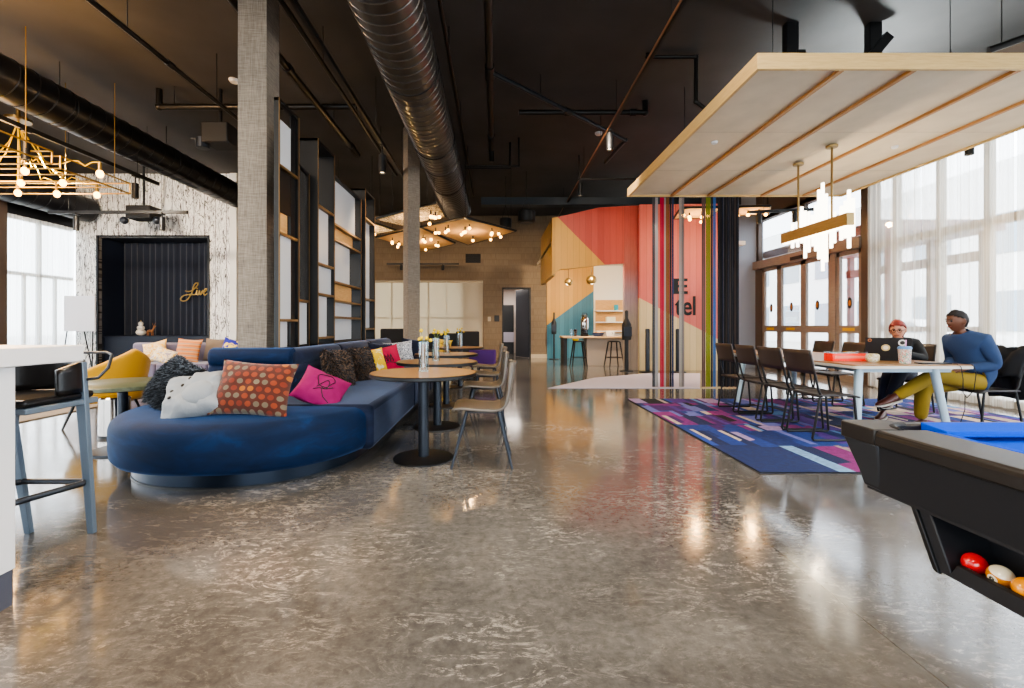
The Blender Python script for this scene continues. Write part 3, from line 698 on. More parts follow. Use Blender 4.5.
# ------------------------------------------------------------------ faceted bulb panels
def panel():
    t = NT('scribbled_white_panel'); t.set(rough=.8); f = t.noise(t.co('Object', (1.6, 1.6, 1)), 4, 5, .6, 2.5)
    t.col(t.ramp(f, [(.4, '#d8d0c2'), (.48, '#3a3027'), (.52, '#5a4d40'), (.58, '#d8d0c2')])); return t.m
MAT['scrib'] = panel(); MAT['tanpanel'] = M('tan_felt_panel', '#a08563', .9, var=.1)
def facet(label, pts, z, mat, bulbs):
    t = thing('hanging_light_panel', label, 'light fixture', (0, 0, z))
    MB().prism(pts, 0, .05).build('panel', mat, t)
    cx = sum(p[0] for p in pts)/4; cy = sum(p[1] for p in pts)/4
    MB().tube([(a+(cx-a)*.0, c, .02) for a, c in pts], .03, 6, closed=True).build('panel_edge', 'blackm', t)
    for a, c in pts: MB().cyl((a*.9+cx*.1, c*.9+cy*.1, .05), (a*.9+cx*.1, c*.9+cy*.1, (4.1 if -1.5 < a*.9+cx*.1 < -.7 and c < 12.9 else ZC)-z), .005, n=6).build('suspension_wire', 'blackm', t)
    for u, v in bulbs:
        # u, v in 0..1 over the quad
        A = Vector(pts[0]).lerp(Vector(pts[1]), u); B = Vector(pts[3]).lerp(Vector(pts[2]), u); q = A.lerp(B, v)
        h = random.choice((.0, .03, .06))
        o = MB().cyl((q.x, q.y, 0), (q.x, q.y, -h-.04), .018, n=8).build('lamp_socket', 'blackm', t)
        MB().sphere((q.x, q.y, -h-.065), .036, 14, 10).build('bulb', 'bulb', o)
    lamp('POINT', 'panel_glow', (cx, cy, z-.3), 28, '#ffca85', r=.06)
random.seed(11)
k = 1.02
facet('white scribbled diamond panel with glowing bulbs beside the second column', [(-2.72, 10.3), (-1.17, 8.95), (-1.12, 10.05), (-2.25, 10.95)], 3.56, 'scrib', [(.45, .35), (.5, .5), (.55, .42), (.42, .55), (.85, .35), (.9, .5), (.93, .7), (.84, .62), (.7, .85)])
facet('tan diamond panel with bulbs at the end of the spiral duct', [(-.68, 9.95), (.49, 11.3), (-.81, 13.2), (-1.76, 10.85)], 3.5, 'tanpanel', [(.25, .2), (.3, .35), (.6, .1), (.75, .25), (.8, .15), (.9, .2), (.9, .4), (.4, .5), (.45, .6), (.1, .5), (.15, .62), (.1, .8), (.2, .85), (.7, .6)])
facet('tan diamond panel with bulbs nearest the brown back wall', [(-3.2, 12.15), (-1.81, 10.85), (-1.17, 13.0), (-2.34, 14.4)], 3.5, 'tanpanel', [(.15, .2), (.2, .3), (.1, .35), (.25, .12), (.3, .5), (.8, .3), (.85, .45), (.75, .4), (.7, .75), (.8, .7), (.2, .75), (.3, .85)])
facet('white scribbled panel with bulbs left of the second column', [(-3.75, 10.6), (-2.85, 10.5), (-2.5, 11.3), (-3.3, 11.9)], 3.52, 'scrib', [(.3, .3), (.4, .4), (.5, .3), (.6, .6), (.2, .6), (.1, .2)])
facet('small tan panel with bulbs seen through the hanging ropes', [(3.9, 9.6), (4.7, 9.5), (4.9, 10.4), (4.1, 10.5)], 3.62, 'tanpanel', [(.1, .2), (.3, .4), (.6, .3), (.8, .5), (.7, .8), (.4, .8)])
facet('small tan panel with bulbs beside the dark drape', [(5.2, 9.9), (5.9, 9.8), (6.3, 10.5), (5.5, 10.6)], 3.72, 'tanpanel', [(.1, .3), (.4, .4), (.7, .3), (.9, .6)])

# ------------------------------------------------------------------ gold bar chandelier at left
t = thing('hanging_gold_chandelier', 'gold bar frame chandelier with yellow cords and bare bulbs at upper left', 'chandelier', (0, 0, 0))
zl, zh = 3.33, 3.5
def frame(x0, x1, y0, y1):
    b = MB(); r = .012
    for z in (zl, zh):
        for y in (y0, y1): b.cyl((x0, y, z), (x1, y, z), r, n=8)
        for x in (x0, x1): b.cyl((x, y0, z), (x, y1, z), r, n=8)
    for x in (x0, x1):
        for y in (y0, y1): b.cyl((x, y, zl), (x, y, zh), r, n=8)
    b.build('bar_frame', 'gold', t)
frame(-9.4, -6.03, 6.3, 7.5); frame(-9.4, -5.97, 4.2, 6.12)
for y in (6.55, 6.85, 7.15): MB().cyl((-9.4, y, zl), (-6.03, y, zl), .011, n=8).build('cross_bar', 'gold', t)
for y in (4.9, 5.5): MB().cyl((-9.4, y, zl), (-5.97, y, zl), .011, n=8).build('cross_bar', 'gold', t)
for x, y in ((-6.2, 7.4), (-9.2, 7.4), (-6.2, 4.4), (-9.2, 4.4), (-6.2, 6.0), (-7.0, 7.4)): MB().cyl((x, y, zh), (x, y, ZC), .006, n=6).build('suspension_wire', 'gold', t)
b = MB(); b.lathe([(0, 0), (.16, 0), (.16, .04), (.03, .05), (.02, ZC-4.3), (0, ZC-4.3)], (-7.35, 7.0, 4.3), 24); b.build('ceiling_hub', 'brass', t)
bl = [(25, 173, 6.3), (21, 185, 6.85), (63, 185, 6.85), (18, 195, 7.15), (57, 196, 7.15), (97, 197, 7.4), (100, 176, 6.3), (-40, 178, 6.55), (-30, 196, 7.4)]
for x, y, Y in bl:
    X, Z = px(x, y-2, Y)
    o = MB().cyl((X, Y, Z+.045), (X, Y, Z+.16), .022, n=10).build('lamp_socket', 'gold', t)
    MB().sphere((X, Y, Z), (.044, .044, .055), 16, 10).build('bulb', 'bulb', o)
    q0 = Vector((-7.35, 7.0, 4.3)); q1 = Vector((X, Y, Z+.16))
    MB().tube([q0.lerp(q1, s)+Vector((0, 0, -.5*math.sin(PI*s)*(1-.5*s)*(.6+random.random()*.5))) for s in [i/12 for i in range(13)]], .009, 6).build('cord', 'cord', t)
lamp('POINT', 'gold_chandelier_glow', (-7.6, 6.7, 3.05), 170, '#ffc680', r=.4)
lamp('POINT', 'gold_chandelier_uplight', (-6.0, 4.6, 3.9), 240, '#ffc680', r=.3)
# ------------------------------------------------------------------ grey columns
def column(name, cx, cy, wx, wy, rot=0):
    o = MB().box(-wx/2, wx/2, -wy/2, wy/2, 0, ZC).build(name, 'linen', loc=(cx, cy, 0), rot=(0, 0, rot)); struct(o); return o
column('column_1', -2.55, 4.90, .30, .28)
column('column_2', -1.68, 9.05, .25, .25, R(32))

# ------------------------------------------------------------------ the long blue banquette
t = thing('banquette_sofa', 'long blue velvet banquette with a rounded nose on the polished floor', 'sofa', (-2.1, 4.2, 0))
def outline(a, b, yb, n=2.3, k=40):
    pts = []
    for i in range(k+1):
        th = PI*i/k; c, s_ = math.cos(th), math.sin(th)
        pts.append((a*math.copysign(abs(c)**(2/n), c), -b*abs(s_)**(2/n)))
    return [(pts[0][0], yb)]+pts+[(pts[-1][0], yb)]
def noseloft(a, b, yb, prof):
    m = MB(); rings = []
    for ins, z in prof: rings.append([(x, y, z) for x, y in outline(a-ins, b-ins, yb-ins*.4)])
    return m.loft(rings)
noseloft(1.05, 1.13, .2, [(.10, .115), (.035, .125), (.008, .16), (0, .24), (0, .37), (.012, .415), (.045, .45), (.10, .468), (.35, .474), (.7, .476)]).build('nose_cushion', 'velvet', t, smooth=60)
pl = noseloft(.91, 1.0, 4.4, [(0, 0), (0, .115)]); pl.build('plinth', 'plinth', t, smooth=30)
noseloft(.915, 1.005, 4.4, [(0, .0), (0, .012)]).build('plinth_shoe', 'blackm', t)
for y0, y1 in ((.205, 1.6), (1.605, 3.0), (3.005, 4.4)):
    MB().box(.10, 1.064, -.38 if y0 < .3 else y0, y1, .106, .486).build('seat_cushion', 'velvet2', t, bevel=.05, seg=4)
    MB().box(-1.05, -.62, y0, y1, .115, .472).build('seat_cushion', 'velvet2', t, bevel=.05, seg=4)
def pad(L, h, tk, nch=3):
    prof = []
    for c in range(nch):
        for s in range(7):
            u = s/6; prof.append((-tk-.03*math.sin(PI*u)**.6, h*(c+u)/nch))
    prof += [(-tk*.5, h+.02), (-.02, h), (0, h*.5), (0, 0)]
    m = MB(); rings = []
    for x, k in ((-L/2, .80), (-L/2+.012, .93), (-L/2+.04, 1), (L/2-.04, 1), (L/2-.012, .93), (L/2, .80)):
        rings.append([(x, -tk/2+(y+tk/2)*k, h/2+(z-h/2)*(.96+.04*k if k < 1 else 1)) for y, z in prof])
    return m.loft(rings)
pad(.80, .45, .14).build('back_pad', 'velvet', t, loc=(-.295, .36, .466), smooth=55)
for i in range(3):
    pad(1.38, .44, .14).build('back_pad', 'velvet2', t, loc=(-.05, .93+.02+i*1.4, .468), rot=(R(0), 0, R(90)), smooth=55)
    pad(1.38, .44, .14).build('back_pad', 'velvet2', t, loc=(-.56, .93+.02+i*1.4, .468), rot=(0, 0, R(-90)), smooth=55)
b = MB(); b.box(-.57, -.04, .865, 4.42, .1, .895); b.box(-.57, -.04, .36, .545, .1, .895); b.box(-.285, -.04, .545, .865, .1, .895); b.build('back_core', 'velvet2', t)

# ------------------------------------------------------------------ shelf screens on the banquette spine
def screen(label, y0, y1, zt0, zt1, x0, x1, shelves, bays, plate_h=None):
    t = thing('shelf_screen', label, 'screen', (0, 0, 0)); zb = .90
    b = MB(); th = .03
    b.box(x0, x1, y0, y0+th, zb, zt0)
    b.box(x0, x1, y1-th, y1, zb, zt1)
    b.hexa([(x0, y0, zt0-th), (x1, y0, zt0-th), (x1, y1, zt1-th), (x0, y1, zt1-th), (x0, y0, zt0), (x1, y0, zt0), (x1, y1, zt1), (x0, y1, zt1)])
    b.box(x0, x1, y0, y1, zb, zb+.03)
    b.build('frame', 'blackm', t)
    for z in shelves: MB().box(x0, x1+.004, y0+th, y1-th, z-.014, z+.014).build('shelf_board', M('bronze_edge', '#7a5f3c', .35, .5) if 'bronze_edge' not in bpy.data.materials else bpy.data.materials['bronze_edge'], t)
    e = MB()
    for y in (y0+.004, y1-.004): e.box(x1, x1+.006, y-.006, y+.006, zb, (zt0 if y < (y0+y1)/2 else zt1))
    e.build('edge_strip', bpy.data.materials.get('bronze_edge') or 'brass', t)
    for z0, z1, mt, fa, fb, d in bays:
        ya, yb = y0+th+(y1-y0-2*th)*fa, y0+th+(y1-y0-2*th)*fb
        zz = lambda y: (zt0+(zt1-zt0)*(y-y0)/(y1-y0))-th
        m = MB(); za, zc = (min(z1, zz(ya)), min(z1, zz(yb)))
        xx = x0+d
        m.hexa([(xx, ya, z0), (xx+.012, ya, z0), (xx+.012, yb, z0), (xx, yb, z0), (xx, ya, za), (xx+.012, ya, za), (xx+.012, yb, zc), (xx, yb, zc)])
        m.build({'frost': 'frosted_panel', 'mirror': 'smoked_panel', 'pine': 'wood_panel', 'blackm': 'dark_panel'}.get(mt, 'panel'), mt, t)
    return t
F, Mi, Pn, Bk = 'frost', 'mirror', 'pine', 'blackm'
screen('tall shelf screen right behind the grey column on the banquette', 4.61, 5.08, 3.47, 3.47, -2.25, -2.2, (2.79, 2.1, 1.21), [(2.8, 3.28, F, 0, .7, .015), (1.22, 2.09, F, 0, .7, .015), (2.11, 2.32, Pn, 0, .5, .015), (.93, 1.2, F, 0, .5, .015), (.93, 3.44, Bk, .71, 1, .012), (2.33, 2.77, Bk, 0, .7, .012)])  # dark panels put in the open bay's shade and the far plate's face
screen('lower shelf screen with a tall smoked mirror panel beside the first tall one', 5.09, 5.605, 3.08, 3.02, -2.5, -2.3, (1.45,), [(1.47, 3.1, Mi, 0, 1, .17), (.93, 1.43, F, 0, 1, .17)])
screen('tall shelf screen second from the column with small stacked bays', 5.62, 6.2, 3.47, 3.47, -2.43, -2.2, (2.65, 1.93, 1.55, 1.0), [(1.95, 2.63, F, 0, .8, .18), (1.57, 1.91, F, 0, 1, .18), (1.0, 1.53, F, 0, .7, .18)])
screen('wide sloping shelf screen with light wood and white bays', 6.21, 7.5, 3.24, 3.24, -2.47, -2.22, (2.56, 2.35, 1.76, 1.5, 1.27), [(2.57, 3.3, F, 0, .9, .18), (2.37, 2.54, Pn, 0, .8, .18), (1.78, 2.34, F, 0, .68, .18), (1.52, 1.75, Pn, 0, .75, .18), (1.29, 1.49, F, 0, .75, .18), (.95, 1.26, F, 0, .75, .18)])
screen('tall narrow shelf screen farthest along the banquette', 7.55, 8.15, 3.43, 3.43, -2.45, -2.17, (2.95, 1.6, 1.1), [(1.62, 2.93, F, 0, .85, .2), (1.12, 1.58, F, 0, .85, .2)])

# ------------------------------------------------------------------ pillows
def pillow_mesh(w, h, tk, wr=.012, seed=0, n=26):
    m = MB()
    def pt(u, v, s):
        a, c = 2*u-1, 2*v-1
        x = a*w/2*(1-.09*(1-c*c)*abs(a)**1.5); z = c*h/2*(1-.09*(1-a*a)*abs(c)**1.5)
        d = tk/2*max(0, (1-abs(a)**2.6)*(1-abs(c)**2.6))**.55
        d += (wr*noise.noise(Vector((x*9+seed*7, z*9, s*3)))+.45*wr*noise.noise(Vector((x*14+z*16+seed, z*12-x*20, s*5))))*min(1, d/(tk*.2+1e-6))
        return (x, s*d, z+h/2)
    m.grid(lambda u, v: pt(u, v, -1), n, n); m.grid(lambda u, v: pt(u, v, 1), n, n)
    return m, pt
def pillow(label, loc, w, h, tk, mat, lean=-20, yaw=0, roll=0, group=None, fur=None, seed=1, wr=.012, deco=None):
    m, pt = pillow_mesh(w, h, tk, wr, seed)
    o = m.build('throw_pillow', mat, merge=.0008, smooth=70); tag(o, label, 'pillow', group)
    o.rotation_euler = Euler((R(lean), R(roll), R(yaw)), 'XYZ'); o.location = loc
    if fur:
        fm = MB(); rnd = random.Random(seed)
        for i in range(fur[0]):
            s = -1 if rnd.random() < .6 else 1
            u, v = rnd.random(), rnd.random()
            p = Vector(pt(u, v, s)); q = Vector(pt(min(1, u+.01), v, s)); r_ = Vector(pt(u, min(1, v+.01), s))
            nn = (q-p).cross(r_-p); nn = nn.normalized()*(1 if nn.y*s > 0 else -1) if nn.length > 1e-9 else Vector((0, s, 0))
            d = (nn+Vector((rnd.uniform(-.8, .8), rnd.uniform(-.4, .4), rnd.uniform(-1.0, .3)))).normalized()*rnd.uniform(.5, 1)*fur[1]
            sd = d.orthogonal().normalized()*.004
            a, b_, c_ = fm.v(p+sd), fm.v(p-sd), fm.v(p+d*.6+Vector((0, 0, -.004))); e = fm.v(p+d+Vector((0, 0, -fur[1]*.4)))
            mi = rnd.randrange(len(fur[2])); fm.f([a, b_, c_], mi); fm.f([a, c_, e], mi)
        fm.build('fur', fur[2], o, smooth=0, kind='stuff')
    if deco: deco(o, pt)
    return o
def dotmat():
    t = NT('rust_dotted_cloth'); t.set(rough=.95, sheen=.2)
    s = t.sep(t.co('Generated')); gx = t.math('MULTIPLY', s[0], 9.5); gz0 = t.math('MULTIPLY', s[2], 8)
    row = t.math('FLOOR', gz0); gx = t.math('ADD', gx, t.math('MULTIPLY', t.math('MODULO', row, 2), .5))
    fx = t.math('SUBTRACT', t.math('FRACT', gx), .5); fz = t.math('SUBTRACT', t.math('FRACT', gz0), .5)
    d = t.math('SQRT', t.math('ADD', t.math('MULTIPLY', fx, fx), t.math('MULTIPLY', fz, fz)))
    k = t.math('LESS_THAN', d, .36)
    cv = t.n('ShaderNodeCombineXYZ'); t.l(t.math('FLOOR', gx), cv.inputs[0]); t.l(row, cv.inputs[1])
    nz = t.noise(cv.outputs[0], .23, 2)
    wn = t.n('ShaderNodeTexWhiteNoise', noise_dimensions='2D'); t.l(cv.outputs[0], wn.inputs['Vector'])
    f = t.math('ADD', t.math('MULTIPLY', nz, .8), t.math('MULTIPLY', wn.outputs['Value'], .2))
    c = t.ramp(f, [(.40, '#82371b'), (.47, '#732b18'), (.50, '#675b49'), (.57, '#726652'), (.60, '#9c5716'), (.70, '#a46a20')], 'CONSTANT')
    t.col(t.mix(k, '#4d2114', c)); t.bump(t.noise(t.co('Object'), 260, 2), .25, .004); return t.m
def stripemat(name, cols, n, ax=2, rough=.95):
    t = NT(name); t.set(rough=rough); s = t.sep(t.co('Generated'))
    q = t.math('FRACT', t.math('MULTIPLY', s[ax], n)); k = len(cols)
    t.col(t.ramp(q, [(i/k, c) for i, c in enumerate(cols)], 'CONSTANT')); return t.m
def blotch(name, cols, scale=6, dist=1):
    t = NT(name); t.set(rough=.95); f = t.noise(t.co('Generated'), scale, 3, .6, dist); k = len(cols)
    t.col(t.ramp(f, [(.3+.4*i/k, c) for i, c in enumerate(cols)], 'CONSTANT')); return t.m
FURG = [M('fur_charcoal', '#23262b', .9), M('fur_slate', '#3b4149', .9), M('fur_silver', '#6a7078', .9)]
FURB = [M('fur_dark_brown', '#171412', .9), M('fur_brown', '#332822', .9), M('fur_fawn', '#77604e', .9), M('fur_grey', '#45464c', .9)]
ZS = .470
pillow('charcoal shaggy fur pillow leaning behind the white pillow', (-2.80, 3.78, ZS-.01), .48, .44, .2, FURG[0], -30, -34, 12, fur=(7500, .055, FURG), seed=3)
def white_deco(o, pt):
    for i, (u, v) in enumerate(((.24, .36), (.24, .52), (.36, .66), (.5, .72))):
        m = MB(); p = pt(u, v, -1); m.sphere((p[0], p[1]-.002, p[2]), (.014, .007, .014), 12, 8); m.build('button', 'blackm', o)
    m = MB(); p = pt(.62, .40, -1)
    m.sphere((p[0], p[1]+.035, p[2]), (.12, .075, .10), 24, 16); m.build('snout', MAT['whitecloth'], o, smooth=80)
MAT['whitecloth'] = M('white_cotton', '#93979b', .95, bump=.5, bscale=22)
pillow('white pillow with black button dots slumped on the banquette nose', (-2.24, 3.36, ZS), .50, .40, .24, 'whitecloth', -42, 6, -14, seed=5, wr=.045, deco=white_deco)
pillow('rust orange pillow with rows of dots on the banquette nose', (-1.86, 3.40, ZS), .58, .44, .2, dotmat(), -24, 3, 4, seed=6)
def flower(o, pt):
    m = MB(); P3 = lambda u, v: Vector(pt(u, v, -1))+Vector((0, -.004, 0))
    m.tube([P3(.5+.17*math.cos(a)*(1+.2*math.sin(3*a)), .62+.2*math.sin(a)) for a in [i*2*PI/24 for i in range(24)]], .004, 6, closed=True)
    m.tube([P3(.5+.10*math.cos(a), .5+.13*math.sin(a*1.5)) for a in [i*2*PI/24 for i in range(30)]], .004, 6)
    m.tube([P3(.5, .42), P3(.52, .3), P3(.6, .18), P3(.75, .12)], .004, 6); m.tube([P3(.35, .3), P3(.45, .36), P3(.6, .4), P3(.7, .5)], .004, 6)
    m.build('line_drawing', 'blackm', o)
pillow('magenta pillow with a black line drawing on the banquette', (-1.55, 3.84, ZS+.01), .42, .40, .13, M('magenta_cloth', '#8a0a57', .9, bump=.2, bscale=30), -50, 14, 26, seed=8, wr=.02, deco=flower)
pillow('brown grey fur pillow nearest the nose on the right bench', (-1.70, 5.0, ZS), .34, .43, .17, FURB[1], -18, 64, 4, fur=(7500, .055, FURB), seed=9)
pillow('brown grey fur pillow second along the right bench', (-1.62, 5.62, ZS), .36, .43, .17, FURB[1], -18, 62, 0, fur=(6500, .055, FURB), seed=10)
pillow('plain yellow pillow behind the second fur pillow', (-1.66, 6.35, ZS), .38, .38, .14, blotch('yellow_print', ['#d9b21c', '#d9b21c', '#d8d0b4'], 3), -20, 45, -6, seed=11)
def scrawl(o, pt):
    m = MB(); P3 = lambda u, v: Vector(pt(u, v, -1))+Vector((0, -.005, 0))
    m.tube([P3(.3+.02*i, .5+.15*math.sin(i*1.3)) for i in range(20)], .006, 6); m.tube([P3(.28, .3), P3(.5, .36), P3(.72, .28)], .006, 6); m.build('line_drawing', 'blackm', o)
pillow('hot pink pillow with dark scrawl on the right bench', (-1.52, 6.6, ZS), .44, .42, .14, M('hot_pink_cloth', '#a80f40', .9), -24, 34, -10, seed=12, deco=scrawl)
pillow('dark slate pillow behind the hot pink pillow', (-1.72, 6.98, ZS), .46, .44, .14, 'velvet2', -18, 50, 4, seed=13)
pillow('white pillow with dark printed lettering pattern near the bench end', (-1.62, 7.75, ZS), .50, .44, .14, blotch('ink_print', ['#c9cdd6', '#c9cdd6', '#3a4052', '#c9cdd6'], 11, 2), -20, 20, -5, seed=14)
pillow('dark slate pillow at the far bench end', (-1.48, 8.05, ZS), .46, .48, .14, 'velvet2', -20, 12, 6, seed=15)

# ------------------------------------------------------------------ round tables, vases, taupe chairs
def table_parts(t, zt=.75, r=.46):
    MB().lathe([(0, zt-.004), (r-.012, zt-.004), (r-.008, zt), (0, zt)], n=56).build('tabletop', 'oak', t)
    MB().lathe([(0, zt-.035), (r-.01, zt-.035), (r, zt-.028), (r, zt-.006), (r-.006, zt-.003), (0, zt-.0035)], n=56).build('top_rim', 'blackm', t)
    MB().cyl((0, 0, .02), (0, 0, zt-.035), .047, n=24).build('pedestal', 'darksteel', t)
    MB().lathe([(0, 0), (.26, 0), (.26, .012), (.24, .018), (.06, .024), (0, .024)], n=48).build('base_plate', 'blackm', t)
TB = [(-.63, 3.96, 'nearest round oak cafe table beside the banquette'), (-.67, 5.2, 'second round oak cafe table from the front'), (-.72, 6.6, 'third round oak cafe table from the front'), (-.68, 8.6, 'round oak cafe table farthest along the banquette')]
g = 'round cafe tables beside the banquette'
t0 = thing('cafe_table', TB[0][2], 'table', (TB[0][0], TB[0][1], 0), 0, g); table_parts(t0)
for x, y, lb in TB[1:]: dup(t0, (x, y, 0), None, lb)
VN = ['nearest', 'second', 'third', 'farthest']
def vase(x, y, lb):
    t = thing('glass_vase', lb, 'vase', (x, y, .7515), 0, 'glass vases on the cafe tables')
    MB().lathe([(0, 0), (.045, 0), (.045, .26), (.041, .26), (.041, .012), (0, .012)], n=28).build('glass_cylinder', 'clear', t)
    MB().lathe([(0, .014), (.02, .014), (.02, .24), (0, .24)], n=16).build('amber_filler', 'amber', t)
    rnd = random.Random(x+y); 
    for i in range(6):
        a = rnd.uniform(0, 2*PI); d = rnd.uniform(.02, .075); h = rnd.uniform(.27, .36)
        s = MB().tube([(0, 0, .2), (d*.4*math.cos(a), d*.4*math.sin(a), .27), (d*math.cos(a), d*math.sin(a), h)], .002, 5).build('flower_stem', 'leaf', t)
        MB().sphere((d*math.cos(a), d*math.sin(a), h), .016, 10, 7).build('flower_head', 'craspedia', s)
vase(-.635, 3.99, 'glass vase with yellow ball flowers on the nearest cafe table'); vase(-.69, 5.22, 'glass vase with yellow ball flowers on the second cafe table')
vase(-.72, 6.62, 'glass vase with yellow ball flowers on the third cafe table'); vase(-.68, 8.62, 'glass vase with yellow ball flowers on the farthest cafe table')
def shell_chair(t, mat='taupe', legmat='darksteel'):
    pr = [(.235, .44), (.225, .462), (.15, .468), (.02, .455), (-.1, .45), (-.165, .462), (-.205, .50), (-.228, .56), (-.25, .66), (-.268, .76), (-.28, .83), (-.284, .85)]
    hw = [.19, .215, .225, .23, .23, .23, .23, .228, .222, .21, .19, .16]
    m = MB(); nu = 10
    def fn(u, v):
        k = u*(len(pr)-1); i = min(int(k), len(pr)-2); f = k-i
        x = pr[i][0]*(1-f)+pr[i+1][0]*f; z = pr[i][1]*(1-f)+pr[i+1][1]*f; w = hw[i]*(1-f)+hw[i+1]*f; s = 2*v-1
        back = max(0, (u-.5)*2)
        return (x+.05*s*s*back, s*w, z+.018*s*s*(1-back))
    m.grid(fn, 33, nu); m.build('seat_shell', mat, t, solid=.022, smooth=60)
    MB().box(-.13, .13, -.13, .13, .432, .447).build('seat_frame', legmat, t, bevel=.005)
    for sx, sy in ((1, 1), (1, -1), (-1, 1), (-1, -1)):
        MB().cyl((.13*sx-.01, .13*sy, .445), (.25*sx-.01 if sx > 0 else -.25, .215*sy, 0), .015, .010, 12).build('leg', legmat, t)
CH = [(-.12, 3.87, 180, 'nearest taupe shell chair at the nearest cafe table'), (-.14, 5.25, 183, 'taupe shell chair at the second cafe table'), (-.13, 6.5, 178, 'taupe shell chair at the third cafe table'), (-.16, 7.75, 182, 'farthest taupe shell chair in the cafe row')]
g = 'taupe shell chairs along the cafe tables'
c0 = thing('shell_chair', CH[0][3], 'chair', (CH[0][0], CH[0][1], 0), R(180), g); shell_chair(c0)
for x, y, a, lb in CH[1:]: dup(c0, (x, y, 0), R(a), lb)
# purple chair and dark lounge chairs beyond
t = thing('lounge_chair', 'purple upholstered chair beyond the last cafe table', 'chair', (-.28, 9.7, 0))
MB().box(-.28, .28, -.26, .26, .3, .42).build('seat', 'purple', t, bevel=.03, seg=3); MB().box(-.28, .28, -.3, -.22, .32, .66).build('backrest', 'purple', t, bevel=.03, seg=3)
for sx in (-1, 1):
    for sy in (-1, 1): MB().cyl((.22*sx, .2*sy, .3), (.24*sx, .22*sy, 0), .014, n=10).build('leg', 'darksteel', t)
def dark_chair(loc, rz, lb, mat='blackcloth', top=.98):
    t = thing('lounge_chair', lb, 'chair', loc, rz)
    MB().box(-.34, .34, -.32, .3, .26, .44).build('seat', mat, t, bevel=.04, seg=3); MB().box(-.34, .34, .22, .34, .3, top).build('backrest', mat, t, bevel=.04, seg=3)
    for s in (-1, 1): MB().box(.3*s-.05, .3*s+.05, -.3, .28, .28, .62).build('armrest', mat, t, bevel=.03, seg=3)
    for sx in (-1, 1):
        for sy in (-1, 1): MB().cyl((.28*sx, .25*sy, .27), (.3*sx, .28*sy, 0), .016, n=10).build('leg', 'darksteel', t)
dark_chair((-1.25, 10.5, 0), 0, 'black lounge chair with a yellow pillow past the second column'); pillow('yellow pillow propped on the black lounge chair', (-1.28, 10.58, .44), .42, .42, .14, blotch('amber_stripe', ['#c9a21e', '#d8b64a', '#8a6a1a'], 4), -12, 0, 8, seed=21)
dark_chair((-2.75, 12.4, 0), R(25), 'black lounge chair left of the second column near the blinds', top=1.08)
dark_chair((-.9, 13.2, 0), R(200), 'black lounge chair with its back toward the cafe tables', top=1.0)
tag(MB().lathe([(0, 0), (.05, 0), (.07, .1), (.05, .17), (0, .18)], n=16).build('flower_pot', M('red_ceramic', '#a3122a', .4), loc=(-2.15, 10.6, .5)), 'small red pot on the side table behind the bench end', 'pot')
t = thing('side_table', 'small dark side table holding the red pot', 'table', (-2.15, 10.6, 0))
MB().lathe([(0, .47), (.24, .47), (.24, .5), (0, .5)], n=32).build('tabletop', 'blackm', t); MB().cyl((0, 0, 0), (0, 0, .47), .03, n=16).build('pedestal', 'blackm', t); MB().lathe([(0, 0), (.18, 0), (.18, .015), (0, .015)], n=28).build('base_plate', 'blackm', t)

# ------------------------------------------------------------------ left: low table, chrome drum, mustard chair
t = thing('round_side_table', 'round pale green top table left of the banquette nose', 'table', (-3.46, 4.22, 0))
MB().lathe([(0, .585), (.44, .585), (.45, .592), (.45, .622), (.44, .63), (0, .63)], n=56).build('tabletop', wood('sage_wood', '#474d3b', '#5f6650', (3, 20, 10), .4), t)
MB().cyl((0, 0, .02), (0, 0, .585), .04, n=20).build('pedestal', 'darksteel', t); MB().lathe([(0, 0), (.25, 0), (.25, .015), (.05, .024), (0, .024)], n=44).build('base_plate', 'darksteel', t)
t = thing('drum_stool', 'mirror chrome drum stool under the pale green table', 'stool', (-3.98, 4.75, 0))
MB().lathe([(0, .01), (.12, .01), (.135, .02), (.135, .4), (.12, .415), (0, .415)], n=40).build('drum_body', 'chrome', t); MB().lathe([(0, 0), (.14, 0), (.14, .03), (0, .03)], n=40).build('drum_base', 'blackm', t)
t = thing('lounge_chair', 'mustard yellow curved lounge chair behind the pale green table', 'chair', (-4.50, 5.25, 0), R(172))
def tubshell():
    m = MB()
    def fn(u, v):
        a = R(-118)+R(236)*u; k = abs(2*u-1)
        top = .90-.37*k**.95; z = .30+(top-.30)*v
        rr = .30+.08*v-.02*k
        return (-rr*math.cos(a)*.95-.02, rr*math.sin(a)*1.05, z)
    return m.grid(fn, 40, 10)
tubshell().build('backrest', 'yellow', t, solid=.07, sub=1)
MB().lathe([(0, .3), (.26, .3), (.30, .33), (.30, .42), (.26, .455), (0, .46)], n=40).build('seat', 'yellow', t)
for sx in (-1, 1):
    for sy in (-1, 1): MB().cyl((.18*sx, .18*sy, .31), (.26*sx, .26*sy, 0), .016, .011, 12).build('leg', 'blackm', t)
